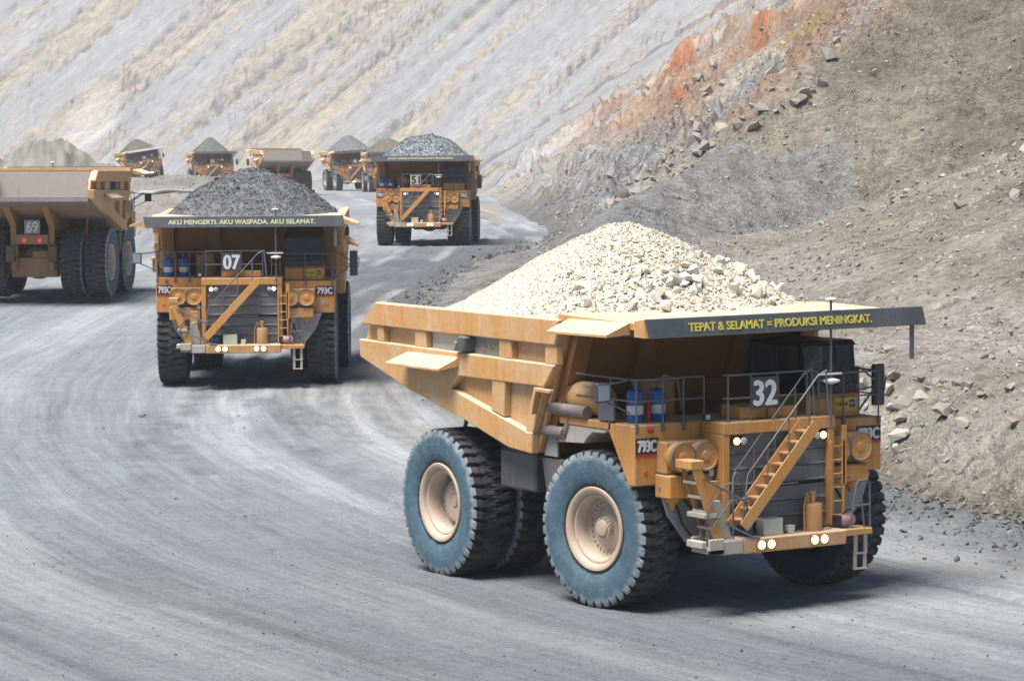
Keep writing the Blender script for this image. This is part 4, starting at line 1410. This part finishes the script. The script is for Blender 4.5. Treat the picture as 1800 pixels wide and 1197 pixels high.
    for y in (y0, y1 - .07):
        m.hexa([(1.24, y, 4.6), (1.36, y, 4.6), (1.36, y + .07, 4.6), (1.24, y + .07, 4.6), (1.14, y, 5.54), (1.26, y, 5.54), (1.26, y + .07, 5.54), (1.14, y + .07, 5.54)])
        m.box(.2, .3, y, y + .07, 4.6, 5.54)
    m.box(1.2, 1.38, y0, y1, 4.48, 4.66)
    cab_ = P(m, 'cab', M['cab'], .012)
    P(MB().hexa([(1.32, y0 + .07, 4.64), (1.34, y0 + .07, 4.64), (1.34, y1 - .07, 4.64), (1.32, y1 - .07, 4.64),
                 (1.22, y0 + .07, 5.53), (1.24, y0 + .07, 5.53), (1.24, y1 - .07, 5.53), (1.22, y1 - .07, 5.53)]), 'windscreen', M['glass'], 0, par=cab_)
    for y in (y0 + .03, y1 - .05):
        P(MB().box(.3, 1.2, y, y + .02, 4.6, 5.53), 'side_window', M['glass'], 0, par=cab_)
    m = MB()
    m.box(.1, .6, 1.85, 2.35, 4.5, 4.85)
    m.box(.0, .15, 1.85, 2.35, 4.8, 5.35)
    P(m, 'seat', M['cab'], .03, par=cab_)
    m = MB()
    m.tube([(1.38, 1.75, 4.66), (1.33, 2.1, 5.2)], .012)
    m.tube([(1.38, 2.3, 4.66), (1.33, 2.6, 5.15)], .012)
    P(m, 'wiper', M['black'], 0, par=cab_)
    # ---- mirrors
    m = MB().box(1.45, 1.6, -4.20, -3.86, 4.62, 5.03)
    mr = P(m, 'mirror', M['mirror'], .02)
    P(MB().box(1.601, 1.607, -4.17, -3.89, 4.66, 4.99), 'mirror_face', M['mirrorglass'], 0, par=mr)
    for pth in ([(1.5, -3.3, 5.06), (1.5, -3.9, 4.98)], [(1.5, -3.3, 4.35), (1.5, -3.95, 4.64)]):
        P(MB().tube(pth, .02), 'mirror_arm', M['rail'], 0, par=mr)
    m = MB().box(.62, .78, 3.88, 4.18, 4.06, 5.0)
    mr = P(m, 'mirror', M['mirror'], .03)
    m = MB()
    m.tube([(.9, 3.28, 4.95), (.9, 3.38, 4.95), (.72, 3.95, 4.62)], .024)
    m.tube([(.9, 3.28, 3.95), (.72, 3.95, 4.5)], .024)
    m.tube([(.9, 3.28, 4.45), (.72, 3.9, 4.5), (.72, 4.2, 4.4), (.72, 4.24, 4.7), (.72, 4.1, 4.78)], .018)
    m.box(.86, .93, 3.25, 3.32, 3.93, 5.0)
    P(m, 'mirror_arm', M['rail'], 0, par=mr)
    # ---- aerial mast
    m = MB()
    m.tube([(2.62, 1.20, 3.9), (2.62, 1.20, 6.66)], .028)
    am = P(m, 'aerial_mast', M['rail'], 0, 50)
    m = MB()
    m.lathe([(.03, 0), (.13, .01), (.13, .03), (.05, .06)], (2.62, 1.2, 6.64), 'z', 16)
    P(m, 'aerial_disc', M['whiteboard'], 0, 40, par=am)
    m = MB().lathe([(.05, -.04), (.16, .0), (.2, .02), (.2, .05), (.06, .09)], (2.62, 1.2, 4.86), 'z', 16)
    P(m, 'aerial_disc', M['whiteboard'], 0, 40, par=am)
    P(MB().box(2.58, 2.66, .86, 1.48, 5.02, 5.06), 'aerial_bar', M['whiteboard'], .005, par=am)
    m = MB().tube([(2.62, 1.0, 5.04), (2.62, .86, 5.12), (2.62, .78, 5.04), (2.62, .72, 5.0)], .016)
    m.tube([(2.60, 1.2, 5.6), (2.56, 1.32, 5.5), (2.52, 1.4, 5.1)], .014)
    P(m, 'aerial_cable', M['black'], 0, 50, par=am)
    # hoses and cables about the nose
    for pth, r in (([(2.9, -1.0, 1.72), (2.75, -.9, 1.78), (2.6, -.8, 1.74), (2.5, -.85, 1.95)], .018),
                   ([(2.8, -.2, 1.72), (2.85, .1, 1.74), (2.7, .35, 1.72), (2.5, .5, 1.8)], .016),
                   ([(2.7, .85, 1.72), (2.75, 1.05, 1.78), (2.6, 1.2, 1.75)], .022),
                   ([(2.62, 1.5, 1.95), (2.7, 1.62, 2.08), (2.66, 1.78, 2.02), (2.6, 1.84, 1.75)], .018),
                   ([(2.05, -2.3, 2.5), (2.2, -2.1, 2.2), (2.15, -1.8, 1.9), (2.1, -1.6, 1.75)], .03),
                   ([(2.0, -2.5, 2.5), (2.05, -2.35, 2.0), (2.0, -2.0, 1.6)], .024),
                   ([(2.05, 1.7, 2.55), (2.2, 1.85, 2.2), (2.1, 2.0, 1.8)], .03)):
        P(MB().tube(pth, r), 'hose', M['black'], 0, 50)
    # rock ejector bars between the rear tyres
    for s in (-1, 1):
        P(MB().tube([(-6.3, s * 2.55, 4.0), (-6.6, s * 2.55, 3.2), (-6.95, s * 2.55, 2.0)], .05), 'rock_ejector', M['axle'], 0, 50)
    return root, K


def copy_tree(o, parent=None, mp=None):
    mp = {} if mp is None else mp
    c = o.copy()
    COL.objects.link(c)
    mp[o] = c
    if parent is not None:
        c.parent = parent
    for ch in list(o.children):
        copy_tree(ch, c, mp)
    return c, mp


# ------------------------------------------------------------------ stones and ore heaps
def hull_mesh(i, flat=.75, n=11):
    r = random.Random(100 + i)
    bm = bmesh.new()
    for _ in range(n):
        v = Vector((r.gauss(0, 1), r.gauss(0, 1), r.gauss(0, 1))).normalized() * r.uniform(.8, 1.05)
        bm.verts.new((v.x * 1.0, v.y * r.uniform(.75, 1.0), v.z * flat))
    res = bmesh.ops.convex_hull(bm, input=bm.verts)
    junk = list({g for g in res['geom_interior'] + res['geom_unused'] if isinstance(g, bmesh.types.BMVert)})
    if junk:
        bmesh.ops.delete(bm, geom=junk, context='VERTS')
    bmesh.ops.triangulate(bm, faces=bm.faces)
    bm.verts.index_update()
    V = np.array([v.co[:] for v in bm.verts])
    F = np.array([[v.index for v in f.verts] for f in bm.faces])
    bm.free()
    return V, F


HULLS = [hull_mesh(i, .7 if i % 2 else .85) for i in range(10)]
SMALL = [hull_mesh(40 + i, .8, 7) for i in range(6)]


def rand_rot(n, g):
    q = g.normal(size=(n, 4))
    q /= np.linalg.norm(q, axis=1, keepdims=True)
    a, b, c, d = q.T
    return np.stack([1 - 2 * (c * c + d * d), 2 * (b * c - a * d), 2 * (b * d + a * c), 2 * (b * c + a * d), 1 - 2 * (b * b + d * d), 2 * (c * d - a * b),
                     2 * (b * d - a * c), 2 * (c * d + a * b), 1 - 2 * (b * b + c * c)], -1).reshape(n, 3, 3)


def stones_mesh(name, pos, size, mat, g, hulls=SMALL):
    Vs, Fs, T = [], [], []
    off = 0
    which = g.integers(0, len(hulls), len(pos))
    for k, (V, F) in enumerate(hulls):
        m = which == k
        n = int(m.sum())
        if not n:
            continue
        Rm = rand_rot(n, g)
        v = np.einsum('nij,kj->nki', Rm, V) * size[m][:, None, None] + pos[m][:, None, :]
        Vs.append(v.reshape(-1, 3))
        Fs.append((F[None] + (np.arange(n) * len(V))[:, None, None] + off).reshape(-1, 3))
        t = g.random(n)
        T.append(np.repeat(t, len(V)))
        off += n * len(V)
    V = np.concatenate(Vs)
    F = np.concatenate(Fs)
    t = np.concatenate(T)
    return mesh_np(name, V, F, mat, {'tint': ('FLOAT_COLOR', np.stack([t, t, t, np.ones_like(t)], -1))})


STONE_ME = {}


def stone_data(mat_key, i):
    k = (mat_key, i)
    if k not in STONE_ME:
        V, F = HULLS[i]
        STONE_ME[k] = mesh_np('stone', V, F, M[mat_key])
    return STONE_ME[k]


def heap_z(x, y, cx, top, base, rx, ry, seed, sharp):
    r = np.sqrt(((x - cx) / rx) ** 2 + (y / ry) ** 2)
    r = r * (1 + .09 * fbm(x * .5 + seed, y * .5, 3, 200 + seed))
    h = base + (top - base) * (1 - np.sqrt(r * r + sharp * sharp) + sharp) / 1.0
    return h + .09 * fbm(x * 1.2, y * 1.2, 4, 210 + seed)


def ore_load(mat_key, top=8.15, cx=-3.7, rx=4.3, ry=3.6, seed=1, n_parts=0, n_stuff=2500, smax_=.22, smin_=.04, big_front=False, sharp=.22, floor_z=6.08):
    root = empty('ore_load')
    base = 6.28
    X, Y = np.meshgrid(np.linspace(-9.3, 2.55, 90), np.linspace(-3.5, 3.5, 60))
    Z = heap_z(X, Y, cx, top, base, rx, ry, seed, sharp)
    # inside the walls the ore lies nearly level below the rails; beyond them there is none
    lim = np.where(X > -1.0, 6.37, floor_z)
    lim = np.where(X < -5.6, floor_z - .42 * (-5.6 - X) / 1.8, lim)
    edge_ok = (np.abs(Y) < 3.25) | (Z > lim)
    Z = np.maximum(Z, lim + .06 * fbm(X * 1.5, Y * 1.5, 3, 220 + seed) - np.where(X > -1.0, .05, 0))
    Z = np.minimum(Z, 6.12 + .95 * np.clip(3.24 - np.abs(Y), 0, 9))
    Y2 = np.clip(Y, -3.24, 3.24)
    V = np.stack([X, Y2, Z], -1).reshape(-1, 3)
    keepv = (np.abs(Y) <= 3.4).reshape(-1) & ~((X > 1.9) & (Z < 6.36)).reshape(-1)
    t = np.full(len(V), .35) + .25 * fbm(V[:, 0] * 2.1, V[:, 1] * 2.1, 3, 230 + seed)
    V, F, t = compact(V, grid_faces(60, 90, None)[keepv[grid_faces(60, 90, None)].all(1)], t)
    me = mesh_np('heap', V, F, M[mat_key], {'tint': ('FLOAT_COLOR', np.stack([t, t, t, np.ones_like(t)], -1))}, smooth=True)
    hp = link(bpy.data.objects.new('heap', me), root)
    hp['kind'] = 'stuff'
    g = np.random.default_rng(300 + seed)

    def scatter(n):
        x = g.uniform(-8.6, 2.45, n * 3)
        y = g.uniform(-3.2, 3.2, n * 3)
        z = heap_z(x, y, cx, top, base, rx, ry, seed, sharp)
        ok = (z > np.where(x > -1, 6.36, floor_z)) | ((g.random(n * 3) < .2) & (x < -.9))
        z = np.maximum(z, np.where(x > -1, 6.36, np.where(x < -5.6, floor_z - .42 * (-5.6 - x) / 1.8, floor_z)))
        z = np.minimum(z, 6.12 + .95 * np.clip(3.24 - np.abs(y), 0, 9))
        x, y, z = x[ok][:n], y[ok][:n], z[ok][:n]
        return x, y, z
    x, y, z = scatter(n_stuff)
    s = smin_ + (smax_ - smin_) * (.28 if big_front else .5) * g.random(len(x)) ** 4.0 * (1 if not big_front else sstep(-6.5, -1.0, x + .3 * y))
    me = stones_mesh('rubble', np.stack([x, y, z + s * .25], -1), s, M[mat_key], g)
    ru = link(bpy.data.objects.new('rubble', me), root)
    ru['kind'] = 'stuff'
    if n_parts:
        x, y, z = scatter(n_parts * 3)
        if big_front:      # the coarse blocks have rolled to the front right foot of the heap
            score = g.random(len(x)) + .16 * np.clip(x + 3.5, -2, 6) + .10 * np.clip(y + 3.2, 0, 6) * (x > -3) - .35 * np.clip(z - 7.1, 0, 2)
            o = np.argsort(-score)[:n_parts]
        else:
            o = np.arange(len(x))[:n_parts]
        for i in o:
            f = 1.0
            if big_front:
                f = .38 + .62 * sstep(-4.0, .6, x[i] + .35 * y[i])
            r = (smin_ * 1.6 + (smax_ - smin_ * 1.6) * random.random() ** 2.0) * f
            ob = link(bpy.data.objects.new('stone', stone_data(mat_key, random.randrange(10))), root)
            ob.location = (x[i], y[i], z[i] + r * .35)
            ob.rotation_euler = (random.uniform(0, 6.3), random.uniform(0, 6.3), random.uniform(0, 6.3))
            ob.scale = (r * random.uniform(.85, 1.2), r, r * random.uniform(.8, 1.1))
    return root


# ------------------------------------------------------------------ the trucks on the road
TRUCK_GROUP = 'haul trucks driving through the mine pit'
LOAD_GROUP = 'ore heaps carried in the trucks'


def pose_matrix(tx, ty, tz, th, pitch=0, roll=0):
    return (Matrix.Translation((tx, ty, tz)) @ Matrix.Rotation(th, 4, 'Z') @ Matrix.Rotation(-pitch, 4, 'Y') @ Matrix.Rotation(roll, 4, 'X'))


TZ = lambda x, y, z: z
TRUCKS = [
    # key, pose, number, slogan, label, load
    ('n32', (4.502, 68.828, 0.0, -1.014, 0, 0), '32', None,
     'large yellow dump truck nearest the camera, number 32, heaped with pale cream rock',
     dict(mat_key='stone_pale', seed=1, n_parts=290, n_stuff=20000, smax_=.29, smin_=.024, big_front=True, sharp=.20, rx=3.5, ry=3.3, cx=-3.55, floor_z=5.75)),
    ('n07', (-9.993, 117.845, .658, -1.543, -.013, 0), '07', ('AKU MENGERTI. AKU WASPADA. AKU SELAMAT.', -2.75, 5.42),
     'yellow dump truck seen head-on, number 07, heaped with dark grey rock',
     dict(mat_key='stone_grey', seed=2, n_parts=120, n_stuff=7000, smax_=.14, smin_=.035, sharp=.16, top=7.98)),
    ('n51', (-6.248, 224.07, 1.433, -1.603, .017, 0), '51', ('JAGA KESELAMATAN DAN PRODUKSI', -2.4, 4.6),
     'yellow dump truck head-on up the road, number 51, carrying blue-grey rock',
     dict(mat_key='stone_slate', seed=3, n_parts=80, n_stuff=3500, smax_=.20, smin_=.06, sharp=.3, top=7.95)),
    ('n69', (-22.909, 159.684, 1.814, 1.492, -.017, .004), '69', '',
     'empty dump truck at the left edge driving away, rear number 69', None),
    ('nfar1', (-73.7, 631.08, -1.82, -1.206, .026, .142), '18', '',
     'far dump truck on the left with a white board, leaning on the slope', dict(mat_key='stone_brown', seed=4, n_stuff=700, smax_=.2, smin_=.06, sharp=.12, top=8.5)),
    ('nfar2', (-51.8, 543.18, -1.53, -1.345, .011, 0), '15', '',
     'far dump truck with a peaked green-grey heap, behind the earth bank', dict(mat_key='stone_green', seed=5, n_stuff=700, smax_=.2, smin_=.06, sharp=.1, top=8.9)),
    ('nfar3', (-32.47, 433.1, -.03, 1.792, .002, .01), '', '',
     'empty far dump truck driving away with red tail lights', None),
    ('nfar4', (-24.4, 489.8, -.88, -1.306, -.005, .04), '44', '',
     'far dump truck with a dark grey heap and lit yellow lamps, left of truck 51', dict(mat_key='stone_grey', seed=6, n_stuff=700, smax_=.2, smin_=.06, sharp=.1, top=8.7)),
    ('nfar5', (-17.8, 461.4, -.86, -1.44, -.005, .003), '', '',
     'far dump truck mostly hidden behind truck 51, brown heap showing', dict(mat_key='stone_brown', seed=7, n_stuff=500, smax_=.2, smin_=.06, sharp=.2, top=8.3)),
]
LOADS = {'n32': 'tall heap of pale cream broken rock in the nearest truck', 'n07': 'heap of dark grey rock behind the board of truck 07',
         'n51': 'heap of blue-grey rock in truck 51', 'nfar1': 'brown-grey heap in the far truck with the white board',
         'nfar2': 'sharp green-grey heap in the truck behind the earth bank', 'nfar4': 'dark grey conical heap in the far truck left of truck 51',
         'nfar5': 'brown heap just visible behind the load of truck 51'}

proto, K = build_truck('haul_truck')
built = {}
for i, (key, pose, num, slog, label, load) in enumerate(TRUCKS):
    if i == 0:
        tr, mp = proto, {}
    else:
        tr, mp = copy_tree(proto)
    g = lambda o: mp.get(o, o)
    tr.matrix_world = pose_matrix(*pose)
    tr['label'] = label
    tr['category'] = 'dump truck'
    tr['group'] = TRUCK_GROUP
    built[key] = (tr, {n: g(K[n]) for n in ('number', 'slogan', 'rear_sign', 'number_sign', 'board')})
for i, (key, pose, num, slog, label, load) in enumerate(TRUCKS):
    tr, Q = built[key]
    if i > 0:
        if num:
            wdt = .59
            Q['number'].data = text_mesh('lettering', num, (2.466, -.745, 4.45), (0, 1, 0), (0, 0, 1), wdt, .52, M['black_ink'] if key == 'n51' else M['white_ink'], bold=.05)
        else:
            bpy.data.objects.remove(Q['number'])
        if slog:
            Q['slogan'].data = text_mesh('lettering', slog[0], (2.722, slog[1], 6.125), (0, 1, 0), (-.146, 0, .989), slog[2], .165, M['pale_ink'], bold=.05)
        else:
            bpy.data.objects.remove(Q['slogan'])
    if key == 'n69':
        text_obj('69', (-7.421, .26, 3.22), (0, -1, 0), (0, 0, 1), .58, .52, M['white_ink'], Q['rear_sign'], bold=.03)
        Q['rear_sign'].data = Q['rear_sign'].data.copy()
        Q['rear_sign'].data.materials[0] = M['greyskirt']
    else:
        bpy.data.objects.remove(Q['rear_sign'])
    if key == 'n51':
        Q['number_sign'].data = Q['number_sign'].data.copy()
        Q['number_sign'].data.materials[0] = M['numwhite']
    if key == 'nfar1':
        Q['board'].data = Q['board'].data.copy()
        Q['board'].data.materials[0] = M['whiteboard']
    if key == 'n32':
        for w in K['steer']:
            w.rotation_euler.z += R(8)
    if load:
        l = ore_load(**load)
        l.matrix_world = pose_matrix(*pose)
        l['label'] = LOADS[key]
        l['category'] = 'rock heap'
        l['group'] = LOAD_GROUP


# ------------------------------------------------------------------ loose rock on the slopes and along the road
gR = np.random.default_rng(55)


def surf_pts(x, y):
    z, c, ok = surf(x, y)
    return np.stack([x, y, z], -1), c, ok


def polar_samples(n, a0, a1, d0, d1, g):
    a = np.radians(g.uniform(a0, a1, n))
    d = np.exp(g.uniform(math.log(d0), math.log(d1), n))
    return d * np.sin(a), d * np.cos(a)


def rubble(name, label, x, y, size, mat, sink=.2):
    p, c, ok = surf_pts(x, y)
    p[:, 2] += size * (.5 - sink) - size * .25
    o = link(bpy.data.objects.new(name, stones_mesh(name, p, size, M[mat], gR)))
    o['kind'] = 'stuff'
    o['label'] = label
    return o


# near bank, bench and the face behind
x1, y1 = polar_samples(13000, 0.5, 10.5, 80, 150, gR)
x2, y2 = polar_samples(15000, 0.5, 10.5, 150, 262, gR)
x = np.concatenate([x1, x2])
y = np.concatenate([y1, y2])
s_, a_ = windrow(x, y)
q = hill_raw(x, y)[1]
fan_in = (q['fan'] > q['main'] - .2) & (q['fan'] > q['bench'])
clump = fbm(x * .22, y * .13, 4, 301)
keepm = (s_ > .4) & (gR.random(len(x)) < np.where(fan_in, .12, np.clip(.55 + 1.1 * clump, .08, 1)))
x, y = x[keepm], y[keepm]
sz = (.035 + .13 * gR.random(len(x)) ** 3.5) * np.clip(y / 110, .75, 2.0)
rubble('hill_rubble', 'loose grey and brown stones strewn over the bank and slope', x, y, sz, 'stone_hill')
# rock wall beyond the crest
x, y = polar_samples(5000, -.3, 6.2, 232, 420, gR)
q = hill_raw(x, y)[1]
keepm = (q['BC'] > .3) & (q['A'] > q['BC'] - 1) & (fbm(x * .12, y * .04, 4, 302) > -.05)
x, y = x[keepm], y[keepm]
sz = (.09 + .34 * gR.random(len(x)) ** 3.2)
rubble('wall_rubble', 'fallen rock fragments on the coloured pit wall', x, y, sz, 'stone_hill')
# dark windrow along the road edge
t = gR.uniform(62, 235, 9000)
t = np.where(gR.random(9000) < .62, gR.uniform(62, 92, 9000), t)
ex = np.array([p[0] for p in EDGE])[::-1]
ey = np.array([p[1] for p in EDGE])[::-1]
x = np.interp(t, ey, ex) - np.abs(gR.normal(0, 1, 9000)) * np.where(t < 112, 1.6, 1.0) + .1
sz = (.03 + .15 * gR.random(9000) ** 3.0) * np.clip(t / 95, .9, 1.8)
keepm = (t < 116) | (gR.random(9000) < .3)
x, t, sz = x[keepm], t[keepm], sz[keepm]
rubble('windrow_stones', 'dark broken stones heaped along the road edge', x, t, sz, 'stone_dark')
# grit thrown over the carriageway
x, y = polar_samples(5200, -10, 10, 57, 190, gR)
s_, a_ = windrow(x, y)
keepm = (s_ < -1) & (fbm(x * .12, y * .06, 4, 303) + .25 * gR.random(len(x)) > .12)
x, y = x[keepm], y[keepm]
sz = .012 + .05 * gR.random(len(x)) ** 5
rubble('road_grit', 'small dark stones scattered over the haul road', x, y, sz, 'stone_dark', .1)
# far bank stones
x = gR.uniform(-62, -14, 2500)
y = gR.uniform(206, 285, 2500)
m_ = mound_h(x, y) > .8
rubble('bank_stones', 'stones on the earth bank between the two roads', x[m_], y[m_], (.06 + .2 * gR.random(int(m_.sum())) ** 3), 'stone_hill')


def boulders(n, fx, fy, smin, smax, mat, label, group, cond=None, pw=2.2):
    cnt = 0
    big = None
    xs, ys = fx(n * 4), fy(n * 4)
    p, c, ok = surf_pts(xs, ys)
    for i in range(len(xs)):
        if cnt >= n:
            break
        if cond is not None and not cond(xs[i], ys[i]):
            continue
        r = smin + (smax - smin) * random.random() ** pw
        o = link(bpy.data.objects.new('boulder', stone_data(mat, random.randrange(10))))
        o.location = (p[i, 0], p[i, 1], p[i, 2] + r * .32)
        o.rotation_euler = (random.uniform(-.6, .6), random.uniform(-.6, .6), random.uniform(0, 6.3))
        o.scale = (r * random.uniform(.9, 1.3), r * random.uniform(.8, 1.1), r * random.uniform(.75, 1.1))
        o['label'] = label
        o['category'] = 'boulder'
        o['group'] = group
        cnt += 1
        if big is None or r > big[0]:
            big = (r, o)
    if big:
        big[1]['label'] = 'largest ' + label


U = lambda a, b: (lambda n: gR.uniform(a, b, n))


def qv(x, y):
    return hill_raw(np.array([x]), np.array([y]))[1]


boulders(48, U(9.3, 17), U(83, 112), .10, .36, 'stone_hill', 'angular tan rock lying on the low gravel bank beside the road', 'rocks on the roadside bank',
         lambda x, y: .6 < windrow(np.array([x]), np.array([y]))[0][0] < 9)
boulders(40, U(9.6, 13.2), U(86, 97), .10, .42, 'stone_hill', 'pale angular rock in the jumble of rocks beside the front corner of truck 32', 'jumbled rocks beside truck 32',
         lambda x, y: .8 < windrow(np.array([x]), np.array([y]))[0][0] < 5, 1.6)
boulders(40, U(18, 38), U(150, 232), .20, .55, 'stone_hill', 'brown rock lying on the olive brown slope at the right', 'rocks on the right slope')
boulders(60, U(7, 27), U(226, 262), .28, 1.0, 'stone_hill', 'broken rock block tumbled along the crest of the ridge', 'blocks along the ridge crest',
         lambda x, y: abs(float((qv(x, y)['A'] - qv(x, y)['BC'])[0]) - 1.2) < 3.2 and float(qv(x, y)['BC'][0]) > 1.5)
boulders(36, U(10, 22), U(262, 330), .3, 1.1, 'stone_hill', 'reddish rock block fallen on the coloured rock wall', 'blocks fallen on the rock wall',
         lambda x, y: float(qv(x, y)['BC'][0]) > 2)
boulders(26, U(8, 18), U(66, 100), .12, .30, 'stone_dark', 'dark grey rock in the stone ridge along the road edge', 'dark rocks along the road edge',
         lambda x, y: -1.8 < windrow(np.array([x]), np.array([y]))[0][0] < .2)
z0 = float(surf(np.array([15.6]), np.array([292.0]))[0][0])
o = link(bpy.data.objects.new('boulder', stone_data('stone_hill', 3)))
o.location = (15.6, 292.0, z0 + .5)
o.scale = (1.5, 1.3, 1.25)
o.rotation_euler = (.3, .2, .9)
o['label'] = 'largest reddish brown block, alone on the coloured rock wall above truck 32'
o['category'] = 'boulder'
z0 = ground_z(-12.7, 106.5)
o = link(bpy.data.objects.new('boulder', stone_data('stone_dark', 5)))
o.location = (-12.7, 106.5, z0 + .06)
o.scale = (.2, .14, .12)
o['label'] = 'single dark stone lying on the pale road in front of truck 07'
o['category'] = 'boulder'

# discharge hose lying over the earth bank
hp = [(-33.6, 262.0), (-32.0, 255.0), (-31.2, 245.0), (-30.2, 243.5), (-29.4, 247.5), (-28.2, 247.0), (-26.5, 251.0), (-24.5, 253.0), (-23.0, 258.0), (-22.0, 263.0)]
hp = bezier_path(hp, 6)
pz, _, _ = surf_pts(np.array([p[0] for p in hp]), np.array([p[1] for p in hp]))
mb = MB().tube([(a, b, c + .14) for a, b, c in pz], .17, 8)
o = mb.build('discharge_hose', plain('pale_hose', (.42, .43, .44), .6), None, 0, 60)
o['label'] = 'pale grey hose lying across the earth bank between the roads'
o['category'] = 'hose'

# ------------------------------------------------------------------ dusty air
hm = bpy.data.materials.new('dusty_air')
hm.use_nodes = True
nt = hm.node_tree
nt.nodes.clear()
vo = nt.nodes.new('ShaderNodeVolumePrincipled')
vo.inputs['Color'].default_value = (0.93, 0.95, 1.0, 1)
vo.inputs['Density'].default_value = 0.0003
vo.inputs['Anisotropy'].default_value = 0.2
mo = nt.nodes.new('ShaderNodeOutputMaterial')
nt.links.new(vo.outputs[0], mo.inputs['Volume'])
hz_ = MB().box(-1950, 1950, -1950, 1950, -6, 84).build('haze', hm)
hz_['kind'] = 'stuff'
hz_['label'] = 'thin pale dust haze filling the pit'
